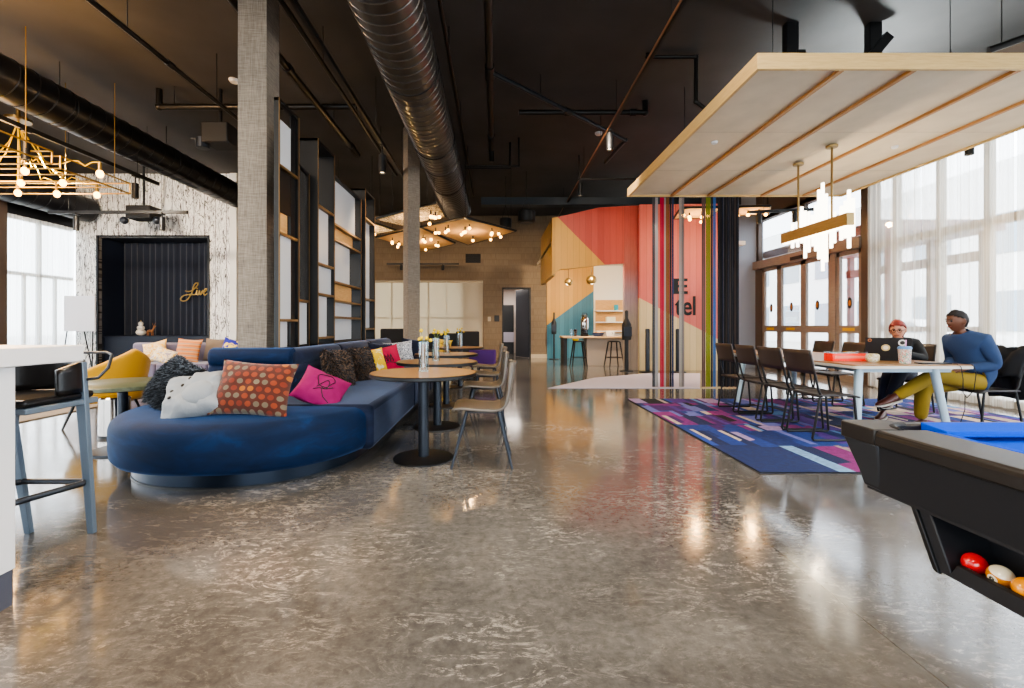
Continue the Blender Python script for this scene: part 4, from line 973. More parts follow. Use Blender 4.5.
# ------------------------------------------------------------------ lounge by the stage
tag(MB().box(-9.8, -5.65, 5.2, 9.6, .001, .012).build('area_rug', M('taupe_rug', '#7d7468', .95, var=.15, vscale=2)), 'taupe area rug under the lilac lounge sofa', 'rug')
t = thing('lounge_sofa', 'lilac grey low sofa in front of the navy stage', 'sofa', (-5.85, 8.9, .012))
for x0 in (-1.45, -.48, .49): MB().box(x0, x0+.96, -.45, .3, .16, .44).build('seat_cushion', 'lilac', t, bevel=.04, seg=3)
for x0 in (-1.45, -.48, .49): MB().box(x0, x0+.96, .22, .42, .42, .80).build('back_cushion', 'lilac', t, bevel=.05, seg=3)
MB().box(-1.46, 1.46, -.44, .44, .1, .17).build('sofa_base', 'darksteel', t)
for sx in (-1, 1):
    for sy in (-1, 1): MB().box(sx*1.35-.03, sx*1.35+.03, sy*.38-.03, sy*.38+.03, 0, .1).build('leg', 'blackm', t)
zs = .455
sm = stripemat('orange_stripe', ['#b0703e', '#c98a55', '#8f8279', '#c07a45'], 6)
pillow('orange and tan striped pillow on the lilac sofa', (-5.95, 8.72, zs), .50, .46, .14, sm, -14, -3, 3, seed=31)
pillow('yellow and cream printed pillow left on the lilac sofa', (-6.62, 8.85, zs), .46, .42, .14, blotch('sun_print', ['#cda03c', '#d8c6a0', '#c8b08a', '#d9a92e'], 4), -18, 6, -14, seed=32)
pillow('small cream and yellow pillow in front of the printed one', (-6.36, 8.6, zs), .42, .30, .13, blotch('sun_print2', ['#d9b04a', '#d8cfb8', '#9c93a0'], 5), -26, 0, 18, seed=33)
pillow('taupe grey pillow behind the striped pillow', (-5.55, 8.93, zs), .46, .46, .14, M('taupe_cloth', '#6d6258', .95), -12, -4, 2, seed=34)
pillow('cobalt blue pillow with yellow patch on the lilac sofa', (-5.20, 8.78, zs), .44, .46, .13, blotch('cobalt_print', ['#d8c060', '#2a2f9c', '#252a90', '#2a2f9c'], 2.2), -14, -10, 12, seed=35)
pillow('rust pillow at the right of the lilac sofa', (-4.85, 8.9, zs), .46, .42, .14, M('rust_cloth', '#a24a22', .95), -20, 0, -4, seed=36)
t = thing('stage_bench', 'navy bench panel across the foot of the stage niche', 'bench', (0, 0, 0))
MB().box(-10.3, -7.5, 11.97, 12.55, 0, .86).build('bench_body', 'navyp', t); MB().box(-10.32, -7.47, 11.95, 12.57, .86, .89).build('bench_top', 'navyp', t, bevel=.005)
# navy drape with pleats
def drape(x0, x1, z0, z1, y, amp, pitch, axis='x', n=None):
    m = MB(); n = n or int((x1-x0)/pitch*8)
    def fn(u, v):
        s = x0+(x1-x0)*u; d = amp*math.sin(2*PI*s/pitch)*(1-.15*v)+amp*.4*math.sin(2*PI*s/pitch*.37+1.3)
        z = z0+(z1-z0)*v
        return (s, y+d, z) if axis == 'x' else (y+d, s, z)
    return m.grid(fn, n, 3)
tag(drape(-10.33, -7.44, .90, 3.46, 12.62, .03, .17).build('stage_curtain', 'navy', smooth=80), 'navy pleated curtain filling the stage niche', 'curtain')
# cursive sign
t = thing('cursive_sign', 'gold cursive word Live mounted on the navy curtain', 'sign', (0, 12.5, 0))
def sp(u, v): X, Z = px(170+u/17.2, 270+v/17.2, 12.5); return (X, 0, Z)
def spl(pts, k=6):
    P = [Vector(sp(*p)) for p in pts]; out = []
    for i in range(len(P)-1):
        a, b, c, d = P[max(i-1, 0)], P[i], P[i+1], P[min(i+2, len(P)-1)]
        for j in range(k):
            s = j/k; out.append(.5*((2*b)+(c-a)*s+(2*a-5*b+4*c-d)*s*s+(3*b-a-3*c+d)*s**3))
    return out+[P[-1]]
MB().tube(spl([(265, 360), (330, 370), (400, 340), (470, 270), (480, 225), (440, 230), (405, 290), (375, 400), (300, 510), (220, 535), (185, 500), (230, 445), (330, 420), (400, 425), (450, 420)]), .018, 8).build('letter', 'gold', t)
MB().tube(spl([(440, 425), (465, 360), (470, 345), (460, 400), (480, 430), (510, 400)]), .016, 8).build('letter', 'gold', t)
MB().tube(spl([(500, 400), (510, 355), (525, 430), (560, 360), (575, 350)]), .016, 8).build('letter', 'gold', t)
MB().tube(spl([(560, 400), (610, 370), (640, 325), (605, 330), (580, 390), (600, 435), (645, 400)]), .016, 8).build('letter', 'gold', t)
MB().sphere(sp(470, 315), .022, 10, 8).build('letter', 'gold', t)
b = MB(); b.cyl((sp(480, 400)[0], 0, sp(480, 400)[2]), (sp(480, 400)[0], .14, sp(480, 400)[2]), .008); b.cyl((sp(300, 430)[0], 0, sp(300, 430)[2]), (sp(300, 430)[0], .14, sp(300, 430)[2]), .008); b.build('stand_off', 'gold', t)
# figurines on the bench
t = thing('figurine', 'white stacked ball figurine on the navy bench', 'figurine', (-9.52, 12.2, .89))
b = MB(); b.sphere((0, 0, .09), (.12, .1, .09), 20, 12); b.sphere((0, 0, .21), (.09, .08, .07), 20, 12); b.sphere((0, 0, .32), (.06, .06, .06), 18, 10); b.build('figurine_body', M('white_ceramic', '#cfc9bd', .4), t)
MB().lathe([(0, 0), (.02, 0), (.012, .04), (0, .05)], (0, 0, .37), 12).build('finial', 'gold', t)
t = thing('figurine', 'small gold deer figurine beside the white one', 'figurine', (-9.27, 12.2, .89))
b = MB(); b.sphere((0, 0, .12), (.09, .04, .045), 16, 10); b.tube([(.06, 0, .13), (.09, 0, .19), (.1, 0, .24)], [.03, .022, .018], 8); b.sphere((.12, 0, .25), (.035, .02, .022), 12, 8)
for x in (-.06, .06):
    for y in (-.025, .025): b.cyl((x, y, 0), (x, y, .11), .009, .014, 8)
for s in (-1, 1): b.tube([(.1, s*.01, .26), (.09, s*.035, .31), (.11, s*.05, .34)], .006, 6)
b.build('deer_body', M('copper_gold', '#8a5a35', .35, .6), t)
# pale board on an easel by the plank wall
t = thing('easel_board', 'blank white board on a slim easel by the left window', 'board', (-10.35, 11.3, 0))
MB().box(-.36, .40, -.02, .02, 1.02, 1.90).build('board', M('whiteboard', '#dcdde6', .4), t, bevel=.004)
for x in (-.3, .34): MB().cyl((x, .0, 1.02), (x*1.2, -.1 if x < 0 else -.1, 0), .014, n=8).build('leg', 'blackm', t)
MB().cyl((0, .02, 1.5), (0, .38, 0), .014, n=8).build('rear_leg', 'blackm', t)
# sheer curtains on the left windows
for y0, y1, lb in ((8.9, 10.4, 'white sheer curtain on the left window nearest the edge of view'), (10.45, 11.72, 'white sheer curtain on the left window beside the plank wall')):
    tag(drape(y0, y1, .02, 3.66, -10.84, .03, .14, 'y').build('sheer_curtain', 'sheerl', smooth=80), lb, 'curtain')

# ------------------------------------------------------------------ white bar table and stool at left edge
t = thing('bar_table', 'white laminate bar table at the left edge of the floor', 'table', (0, 0, 0))
MB().box(-3.1, -1.965, -1.6, 2.17, .983, 1.06).build('tabletop', 'white', t, bevel=.004)
MB().box(-2.9, -1.99, -1.5, 1.885, .148, .983).build('side_panel', 'white', t, bevel=.003)
MB().box(-2.88, -1.995, -1.48, 1.88, 0, .148).build('kick_plate', M('slate_kick', '#4a4c57', .5), t)
t = thing('bar_stool', 'blue grey steel bar stool with black leather shell at the bar table end', 'stool', (-2.42, 2.33, 0))
for sx in (-1, 1):
    for sy in (-1, 1):
        a = Vector((.205*sx if sy > 0 else .08*sx, .11*sy-.02, .96 if sy > 0 else .745)); c = Vector((.175*sx if sy > 0 else .10*sx, .20*sy if sy > 0 else -.22, 0)); d1 = Vector((.024, 0, 0)); d2 = Vector((0, .014, 0))
        MB().hexa([c-d1*.7-d2, c+d1*.7-d2, c+d1*.7+d2, c-d1*.7+d2, a-d1*1.2-d2, a+d1*1.2-d2, a+d1*1.2+d2, a-d1*1.2+d2]).build('leg', 'steel', t, bevel=.003)
MB().tube([(-.08, -.19, .3), (.08, -.19, .3), (.10, -.165, .3), (.19, .13, .3), (.165, .16, .3), (-.165, .16, .3), (-.19, .13, .3), (-.10, -.165, .3)], .016, 10, closed=True).build('foot_rail', 'darksteel', t)
MB().box(-.22, .22, -.2, .19, .73, .76).build('seat_frame', 'steel', t, bevel=.006)
MB().box(-.21, .21, -.2, .18, .76, .80).build('seat_pad', M('black_leather', '#141519', .3), t, bevel=.018, seg=3)
def wrap(u, v):
    a = R(-20)+R(220)*u
    return (.225*math.cos(a)*1.0, .19*math.sin(a)+.02, .80+.17*v*(1-.25*abs(2*u-1)**3))
MB().grid(wrap, 30, 5).build('back_shell', bpy.data.materials['black_leather'], t, solid=.025, smooth=70)
MB().tube([(.205, .10, .86), (.27, .13, .87), (.29, .17, .92), (.27, .22, .99), (.21, .25, 1.0), (-.21, .25, 1.0), (-.27, .22, .99), (-.29, .17, .92), (-.27, .13, .87), (-.205, .10, .86)], .008, 8).build('arm_hoop', 'darksteel', t)
# ------------------------------------------------------------------ patterned rug under the dining table
def rug():
    rnd = random.Random(19); pal = ['#0c2766', '#143682', '#0a1c4c', '#431463', '#7a1f72', '#8e2878', '#bba99c', '#cdb9a6', '#5f8cbf', '#6b70b6', '#08090d', '#2348a0', '#4f2c86', '#a48cb6']
    wt = [6, 5, 4, 4, 4, 3, 3, 3, 4, 4, 2, 4, 3, 3]
    me = bpy.data.meshes.new('patterned_rug'); bm = bmesh.new(); cl = bm.loops.layers.float_color.new('Col')
    def quad(p, c):
        f = bm.faces.new([bm.verts.new(q) for q in p])
        for l in f.loops: l[cl] = lin(c)
    X0, X1, Y0, Y1 = 2.06, 6.5, 3.55, 7.12
    # base
    base = [(X0, Y0), (X1, Y0), (X1, Y1), (X0, Y1)]
    for i in range(4):
        a, b = base[i], base[(i+1) % 4]; quad([(a[0], a[1], .001), (b[0], b[1], .001), (b[0], b[1], .012), (a[0], a[1], .012)], '#141a2c')
    quad([(x, y, .012) for x, y in base], '#1d3f86')
    # bands across (in Y), each cut in X strips; strips run slightly slanted
    y = Y0; bi = 0; z = .0124
    bands = [.78, .62, .30, .55, .28, .40, .24, .40]
    ft = [('#0b2258', .62), ('#7aa2c8', .13), ('#80206c', .40), ('#a58d88', .08), ('#b9a897', .16), ('#08090d', .05), ('#7a1f72', .2), ('#183b86', .4)]
    while y < Y1-.02:
        h = bands[bi % len(bands)]; y2 = min(Y1, y+h); x = X0; first = list(ft) if bi == 0 else None
        while x < X1-.01:
            if first: c, w_ = first.pop(0)
            else:
                w_ = rnd.choice((.04, .06, .08, .12, .18, .25)) if bi != 1 else rnd.choice((.07, .1, .12, .16)); c = rnd.choices(pal, wt)[0]
            x2 = min(X1, x+w_); o1, o2 = rnd.uniform(-.12, .12), rnd.uniform(-.05, .12); o1 = 0 if bi == 0 else o1
            ya, yb = max(Y0, y+o1*.6), min(Y1, y2+o2)
            z += 2e-6
            quad([(x, ya, z), (x2, ya, z), (x2, yb, z), (x, yb, z)], c)
            if rnd.random() < .45 and w_ > .08:
                xm = x+w_*rnd.uniform(.3, .7); z += 2e-6
                ym = rnd.uniform(ya+.1*(yb-ya), ya+.6*(yb-ya)); quad([(x, ym, z), (xm, ym+.05, z), (xm, yb, z), (x, yb, z)], rnd.choices(pal, wt)[0])
            x = x2
        y = y2; bi += 1
    bmesh.ops.recalc_face_normals(bm, faces=bm.faces); 
    for f in bm.faces:
        if abs(f.normal.z) > .5 and f.normal.z < 0: f.normal_flip()
    bm.to_mesh(me); bm.free(); me.materials.append(attrmat('rug_pile', .95, 0, .35, 300, .45))
    o = bpy.data.objects.new('patterned_rug', me); C.objects.link(o); tag(o, 'blue and purple striped patchwork rug under the dining table', 'rug')
rug()
ZR = .0135
# ------------------------------------------------------------------ dining table
tx0, tx1, ty0, ty1, tz = 3.62, 4.84, 4.58, 7.5, .757
t = thing('dining_table', 'long pale wood dining table with blue grey splayed legs on the rug', 'table', (0, 0, 0))
def rrect(x0, x1, y0, y1, r, k=6):
    out = []
    for cx, cy, a0 in ((x1-r, y1-r, 0), (x0+r, y1-r, 90), (x0+r, y0+r, 180), (x1-r, y0+r, 270)):
        for i in range(k+1): a = R(a0+90*i/k); out.append((cx+r*math.cos(a), cy+r*math.sin(a)))
    return out
MB().prism(rrect(tx0, tx1, ty0, ty1, .06), tz-.012, tz).build('tabletop', 'oak', t)
MB().prism(rrect(tx0, tx1, ty0, ty1, .06), tz-.04, tz-.0125).build('table_edge', M('pale_edge', '#c9c4ba', .5), t)
b = MB(); b.box(tx0+.14, tx1-.14, ty0+.12, ty0+.16, tz-.085, tz-.041); b.box(tx0+.14, tx1-.14, ty1-.16, ty1-.12, tz-.085, tz-.041); b.box(tx0+.14, tx0+.18, ty0+.16, ty1-.16, tz-.085, tz-.041); b.box(tx1-.18, tx1-.14, ty0+.16, ty1-.16, tz-.085, tz-.041)
PALE = M('pale_blue_steel', '#9fb3bf', .4, .2); b.build('under_frame', PALE, t)
for ax, ay, bx_, by in ((tx0+.14, ty0+.14, tx0+.06, ty0+.06), (tx1-.30, ty0+.14, tx1-.20, ty0+.08), (tx0+.14, ty1-.6, tx0-.02, ty1-.72), (tx1-.14, ty1-.3, tx1-.04, ty1-.2)):
    MB().cyl((ax, ay, tz-.05), (bx_, by, ZR), .04, .032, 18).build('leg', PALE, t)
# ------------------------------------------------------------------ dining chairs
def dchair(t):
    m = MB()
    def seat(u, v):
        x = -.20+.42*u; y = -.21+.42*v
        return (x, y, .452-.012*math.sin(PI*v)*math.sin(PI*min(1, u*1.1))-.02*max(0, u-.85)/.15)
    m.grid(seat, 12, 10); m.build('seat', 'chairblack', t, solid=.018, smooth=60)
    m = MB()
    def back(u, v):
        y = -.215+.43*u; z = .665+.235*v
        return (-.225-.05*v-.022*(math.sin(PI*u)), y, z)
    m.grid(back, 12, 5); m.build('backrest', M('back_veneer', '#3b2f29', .4) if 'back_veneer' not in bpy.data.materials else bpy.data.materials['back_veneer'], t, solid=.016, smooth=60)
    for s in (-1, 1):
        y = .20*s
        MB().tube([(.17, y*.98, .438), (.205, y, .03), (.195, y, .012), (-.235, y, .012), (-.245, y, .03), (-.165, y*.98, .438)], .0115, 8).build('sled_leg', 'blackm', t)
        MB().tube([(-.15, y*.98, .436), (-.185, y*1.01, .50), (-.228, y*1.02, .68), (-.272, y*1.02, .885)], .0115, 8).build('back_post', 'blackm', t)
    b = MB(); b.cyl((.16, -.195, .436), (.16, .195, .436), .010, n=8); b.cyl((-.155, -.195, .436), (-.155, .195, .436), .010, n=8); b.build('cross_rail', 'blackm', t)
g = 'black sled chairs at the dining table'
DC = [(3.36, 4.68, 0, 'black dining chair on the left table side, nearest the pool table'), (3.36, 5.16, 0, 'black dining chair second from the pool table on the left table side'),
      (3.36, 5.66, 0, 'black dining chair third from the pool table on the left table side'), (3.36, 6.18, 0, 'black dining chair on the left table side, nearest the hanging ropes'),
      (4.95, 6.62, 180, 'empty black dining chair tucked in across the table behind the red box'), (4.95, 7.24, 180, 'empty black dining chair across the table, nearest the entrance doors'),
      (5.36, 5.97, 204, 'black dining chair the red haired person sits on'), (5.30, 4.98, 180, 'black dining chair the person in mustard trousers sits on')]
d0 = thing('dining_chair', DC[0][3], 'chair', (DC[0][0], DC[0][1], ZR), 0, g); dchair(d0)
for x, y, a, lb in DC[1:]: dup(d0, (x, y, ZR if y < 7.05 else ZR), R(a), lb)
# ------------------------------------------------------------------ things on the table
zt = tz+.0008
t = thing('game_box', 'clear red acrylic box on the dining table', 'box', (3.95, 5.15, zt))
MB().box(-.19, .19, -.07, .07, 0, .085).build('red_tray', 'red', t, bevel=.004); MB().box(-.195, .195, -.075, .075, .0855, .105).build('clear_lid', 'clear', t)
MB().box(-.17, .17, -.074, -.0712, .03, .06).build('front_print', M('red_print', '#f07a68', .4), t)
t = thing('drinking_cup', 'small white cup with yellow print beside the laptop', 'cup', (4.12, 4.98, zt))
MB().lathe([(0, 0), (.045, 0), (.06, .02), (.062, .07), (.05, .088), (0, .09)], n=26).build('cup_body', blotch('cup_print', ['#d9d4c8', '#d9d4c8', '#b8a24a', '#c9beb0'], 5), t)
t = thing('travel_tumbler', 'floral patterned travel tumbler with lid on the table corner', 'tumbler', (4.31, 4.80, zt))
MB().lathe([(0, 0), (.048, 0), (.056, .15), (0, .15)], n=28).build('tumbler_body', blotch('floral_print', ['#c9d8cf', '#2f7f74', '#d8d6c8', '#c05a4c', '#e0ded2', '#2f6fa0'], 6, 1), t)
MB().lathe([(0, .15), (.06, .15), (.06, .165), (.05, .178), (0, .18)], n=28).build('tumbler_lid', M('blue_lid', '#5b86b8', .4), t)
MB().cyl((.01, .0, .178), (.015, 0, .245), .006, n=8).build('straw', M('pink_straw', '#d98fc4', .5), t)
t = thing('water_glass', 'small clear glass behind the red box', 'glass', (3.80, 5.75, zt)); MB().lathe([(0, 0), (.035, 0), (.04, .1), (.036, .1), (.032, .008), (0, .008)], n=22).build('glass_body', 'clear', t)
tag(MB().box(-.14, .16, -.05, .05, 0, .012).build('tablet', 'blackm', loc=(4.52, 4.72, zt), bevel=.003), 'black tablet lying flat at the table corner', 'tablet')
t = thing('charging_cable', 'black charging cable looping down over the table corner', 'cable', (0, 0, 0))
MB().tube([(4.60, 4.72, tz+.006), (4.66, 4.60, tz+.008), (4.665, 4.565, tz-.02), (4.68, 4.56, .62), (4.72, 4.60, .48), (4.78, 4.62, .42), (4.83, 4.60, .5), (4.82, 4.57, .66), (4.80, 4.565, tz-.02), (4.79, 4.585, tz+.006)], .004, 6).build('cable_run', 'rubber', t)
MB().tube([(4.74, 4.60, .46), (4.76, 4.62, .3), (4.72, 4.64, .12), (4.80, 4.66, .02)], .004, 6).build('cable_tail', 'rubber', t)
# laptop: lid faces the camera side
t = thing('laptop', 'open black laptop with round stickers on its lid on the table', 'laptop', (4.44, 5.16, zt), R(-36))
MB().box(-.20, .20, 0, .26, 0, .016).build('keyboard_base', 'blackm', t, bevel=.003)
lid = MB().box(-.20, .20, -.008, 0, 0, .255).build('lid', M('laptop_lid', '#1b1a1c', .45), t, bevel=.003, loc=(0, 0, .014), rot=(R(14), 0, 0))
for x, z, r_, c, nm in ((-.02, .14, .038, '#c9b27a', 'a'), (.12, .20, .036, '#d9d6d0', 'b'), (-.16, .225, .018, '#b06a3a', 'c'), (.14, .03, .02, '#8f8f8f', 'd')):
    MB().lathe([(0, 0), (r_, 0), (r_, .0015), (0, .0015)], n=24).build('sticker', M('sticker_'+nm, c, .6), lid, loc=(x, -.0082, z), rot=(R(90), 0, 0))
    MB().lathe([(0, 0), (r_*.6, 0), (r_*.6, .001), (0, .001)], n=20).build('sticker', M('sticker_in_'+nm, '#33302c' if nm != 'a' else '#e5dcc8', .6), lid, loc=(x, -.0098, z), rot=(R(90), 0, 0))
# ------------------------------------------------------------------ people
def skinmesh(J, edges, root, sub=2):
    names = list(J); me = bpy.data.meshes.new('tmp'); me.from_pydata([J[n][0] for n in names], [(names.index(a), names.index(b)) for a, b in edges], [])
    o = bpy.data.objects.new('tmp', me); C.objects.link(o); o.modifiers.new('s', 'SKIN'); sm_ = o.modifiers.new('u', 'SUBSURF'); sm_.levels = sub
    if not me.skin_vertices:
        raise RuntimeError('no skin layer')
    for i, n in enumerate(names):
        sv = me.skin_vertices[0].data[i]; r = J[n][1]; sv.radius = (r, r) if not isinstance(r, tuple) else r; sv.use_root = (n == root)
    bpy.context.view_layer.update(); dg = bpy.context.evaluated_depsgraph_get(); ev = o.evaluated_get(dg); m2 = bpy.data.meshes.new_from_object(ev)
    bpy.data.objects.remove(o); return m2
def head_geo(m, c, fwd, tilt=0, s=1.0, keep=None, grow=1.0, fem=False):
    f = Vector((fwd[0], fwd[1], 0)).normalized(); rt = Vector((f.y, -f.x, 0)); up = Vector((0, 0, 1))
    rot = Matrix.Rotation(tilt, 3, rt); f2 = rot @ f; up2 = rot @ up; c = Vector(c)
    def W(p): return c+(rt*p[0]+f2*p[1]+up2*p[2])*s
    nu, nv = 36, 26; rings = []
    for j in range(nv+1):
        th = PI*j/nv; ring = []
        for i in range(1 if j in (0, nv) else nu):
            ph = 2*PI*i/nu; x = math.sin(th)*math.cos(ph); y = math.sin(th)*math.sin(ph); z = math.cos(th)
            jaw = 1-.28*max(0, -z)**1.3; X = x*.074*jaw; Y = y*(.096 if y > 0 else .10)*(1-.12*max(0, -z)*(1 if y < 0 else .2)); Z = z*.118
            if y > 0:
                Y += .024*math.exp(-((x/.16)**2+((z+.12)/.16)**2))      # nose
                Y -= .010*math.exp(-(((abs(x)-.36)/.16)**2+((z-.06)/.12)**2))  # eye sockets
                Y += .007*math.exp(-((x/.3)**2+((z+.46)/.08)**2))      # lips
                Y += .010*math.exp(-((x/.3)**2+((z+.82)/.16)**2))      # chin
            g_ = grow
            ring.append((X*g_, Y*g_, Z*g_))
        rings.append(ring)
    if keep is None:
        RR = [[m.v(W(p)) for p in r] for r in rings]
        for A, B in zip(RR, RR[1:]):
            for i in range(nu):
                k = (i+1) % nu
                if len(A) == 1: m.f([A[0], B[i], B[k]])
                elif len(B) == 1: m.f([A[i], A[k], B[0]])
                else: m.f([A[i], A[k], B[k], B[i]])
        for sx in (-1, 1):
            m.sphere(W((.074*sx, -.005, -.005)), (.016*s, .022*s, .034*s), 12, 8)
    else:
        V = {}
        def gv(j, i):
            if (j, i) not in V:
                p = rings[j][i if len(rings[j]) > 1 else 0]; nz = 1+.09*noise.noise(Vector(p)*38)
                V[(j, i)] = m.v(W((p[0]*nz, p[1]*nz, p[2]*nz)))
            return V[(j, i)]
        for j in range(nv):
            for i in range(nu):
                k = (i+1) % nu; p = rings[j][i if len(rings[j]) > 1 else 0]
                if not keep(p[0]/grow, p[1]/grow, p[2]/grow): continue
                if len(rings[j]) == 1: m.f([gv(j, 0), gv(j+1, i), gv(j+1, k)])
                elif len(rings[j+1]) == 1: m.f([gv(j, i), gv(j, k), gv(j+1, 0)])
                else: m.f([gv(j, i), gv(j, k), gv(j+1, k), gv(j+1, i)])
    return W
def hand_geo(m, wrist, d, side, curl=.6, s=1.0):
    """palm along d; 'side' points toward the thumb; fingers curl about side toward -normal"""
    d = Vector(d).normalized(); sd = Vector(side); sd = (sd-d*sd.dot(d)).normalized(); nn = d.cross(sd)
    if nn.z > 0: nn = -nn      # palm faces down
    w = Vector(wrist); P = lambda a, b, c: w+(d*a+sd*b+nn*c)*s
    m.loft([[P(a, b*k, c) for b, c in ((-1, -.011), (0, -.016), (1, -.011), (1, .011), (0, .015), (-1, .011))] for a, k in ((-.02, .024), (.01, .028), (.05, .040), (.088, .041), (.098, .036))])
    for b, L in ((.030, .072), (.010, .080), (-.011, .075), (-.031, .058)):
        pts = [P(.08, b, 0)]; a = 0; q = Vector((.092, 0)); 
        for k, f in enumerate((.42, .32, .26)):
            pts.append(P(q.x, b*(1+.05*k), q.y)); a += curl*(.5 if k == 0 else .8); q = q+Vector((math.cos(a), math.sin(a)))*L*f
        pts.append(P(q.x, b*1.12, q.y)); m.tube(pts, [.0095, .0095, .009, .0085, .007], 8)
    m.tube([P(.012, .022, .004), P(.035, .044, .010), P(.06, .056, .016), P(.082, .056, .024)], [.013, .012, .010, .008], 8)
def person(label, J, edges, root, headc, fwd, tilt, hands, skinm, shirt, trousers, shoes, hs=1.0):
    m2 = skinmesh(J, edges, root); m = MB(); m.bm.from_mesh(m2)
    W = head_geo(m, headc, fwd, tilt, hs)
    for h in hands: hand_geo(m, *h)
    o = m.build('person', skinm, smooth=80); tag(o, label, 'person')
    rm = o.modifiers.new('fuse', 'REMESH'); rm.mode = 'VOXEL'; rm.voxel_size = .0065; rm.use_smooth_shade = True
    k = o.modifiers.new('soft', 'SMOOTH'); k.iterations = 3; k.factor = .5
    for nm, mat, sel, eds, grow, rt in (shirt, trousers):
        JJ = {n: (J[n][0], tuple(x+grow for x in J[n][1]) if isinstance(J[n][1], tuple) else J[n][1]+grow) for n in J}
        g_ = skinmesh(JJ, edges, root); mm = MB(); mm.bm.from_mesh(g_); kill = []
        for f_ in mm.bm.faces:
            c_ = f_.calc_center_median(); best = None
            for a_, b_ in edges:
                A, B = Vector(J[a_][0]), Vector(J[b_][0]); t_ = max(0, min(1, (c_-A).dot(B-A)/(B-A).length_squared)); d_ = (c_-A.lerp(B, t_)).length
                ra = lambda n: (sum(J[n][1])/2 if isinstance(J[n][1], tuple) else J[n][1])
                d_ -= ra(a_)*(1-t_)+ra(b_)*t_
                if best is None or d_ < best[0]: best = (d_, a_, b_, t_)
            a_, b_, t_ = best[1:]
            if nm in ('sweater', 'black_top'): ok = (a_, b_) in eds or ((a_, b_) == ('uch', 'neck') and t_ < .8) or a_ == 'pel'
            else: ok = (a_, b_) in eds or ((a_, b_) == ('pel', 'waist') and t_ < .3)
            if not ok: kill.append(f_)
        bmesh.ops.delete(mm.bm, geom=kill, context='FACES')
        mm.build(nm, mat, o, smooth=80, solid=.006)
    for ank, toe in shoes:
        ank, toe = Vector(ank), Vector(toe); d = (toe-ank).normalized(); up = Vector((0, 0, 1)); up = (up-d*up.dot(d)).normalized(); sd = d.cross(up)
        prof = [(-.075, .026, .045, -.028), (-.06, .036, .06, -.03), (-.01, .038, .06, -.032), (.06, .042, .03, -.034), (.13, .045, .012, -.034), (.175, .036, .0, -.034), (.195, .016, -.012, -.032)]
        mm = MB(); mm.loft([[ank+d*a+sd*w_*c_+up*(lo+(hi-lo)*h_) for c_, h_ in ((-1, .0), (-1, .5), (-.6, .95), (0, 1), (.6, .95), (1, .5), (1, .0))] for a, w_, hi, lo in prof])
        s_ = mm.build('shoe', 'shoe', o, sub=1)
        mm = MB(); mm.loft([[ank+d*a+sd*w_*1.04*c_+up*z for c_, z in ((-1, lo-.012), (1, lo-.012), (1, lo+.004), (-1, lo+.004))] for a, w_, hi, lo in prof]); mm.build('shoe_sole', 'sole', s_)
    return o, W
# the man, facing -X
Y = 4.98
J = dict(pel=((5.27, Y, .56), (.13, .14)), waist=((5.27, Y, .72), (.125, .15)), chest=((5.19, Y, .90), (.12, .155)), uch=((5.13, Y, 1.0), (.09, .12)), neck=((5.085, Y, 1.075), .05), nk2=((5.07, Y, 1.13), .047),
    shl=((5.16, Y-.17, 1.0), .065), ell=((5.27, Y-.20, .73), .05), wrl=((5.03, Y-.12, .70), .033), shr=((5.14, Y+.17, 1.0), .065), elr=((5.25, Y+.25, .76), .05), wrr=((5.02, Y+.08, .71), .033),
    hpl=((5.20, Y-.09, .54), .088), knl=((4.74, Y-.04, .615), .066), anl=((4.32, Y-.05, .375), .042), hpr=((5.2, Y+.09, .53), .088), knr=((4.72, Y+.05, .475), .066), anr=((4.70, Y+.06, .11), .042))
arms = [('uch', 'shl'), ('shl', 'ell'), ('ell', 'wrl'), ('uch', 'shr'), ('shr', 'elr'), ('elr', 'wrr')]; tor = [('pel', 'waist'), ('waist', 'chest'), ('chest', 'uch')]; leg = [('pel', 'hpl'), ('hpl', 'knl'), ('knl', 'anl'), ('pel', 'hpr'), ('hpr', 'knr'), ('knr', 'anr')]
E = tor+[('uch', 'neck'), ('neck', 'nk2')]+arms+leg
man, W = person('person in blue sweater and mustard trousers sitting cross legged at the table corner', J, E, 'pel', (5.045, Y, 1.205), (-1, .05), R(-6),
    [((5.03, Y-.12, .70), (-1, .35, -.3), (0, 1, .2), .7), ((5.02, Y+.08, .71), (-1, -.35, -.3), (0, -1, .2), .7)], 'skin2',
    ('sweater', 'blueshirt', ['pel', 'waist', 'chest', 'uch', 'shl', 'ell', 'wrl', 'shr', 'elr', 'wrr'], tor+arms, .016, 'chest'),
    ('trousers', 'mustard', ['pel', 'hpl', 'knl', 'anl', 'hpr', 'knr', 'anr'], leg, .014, 'pel'),
    [((4.30, Y-.05, .36), (4.08, Y-.05, .31)), ((4.70, Y+.06, .06), (4.5, Y+.06, .055))])
hair = MB(); head_geo(hair, (5.045, Y, 1.205), (-1, .05), R(-6), 1.0, lambda x, y, z: z > .035+.6*max(0, y-.01)-(.03 if y < 0 else 0)-(.06 if y < -.02 else 0), 1.04); hair.build('hair', 'darkhair', man, solid=.006, smooth=80)
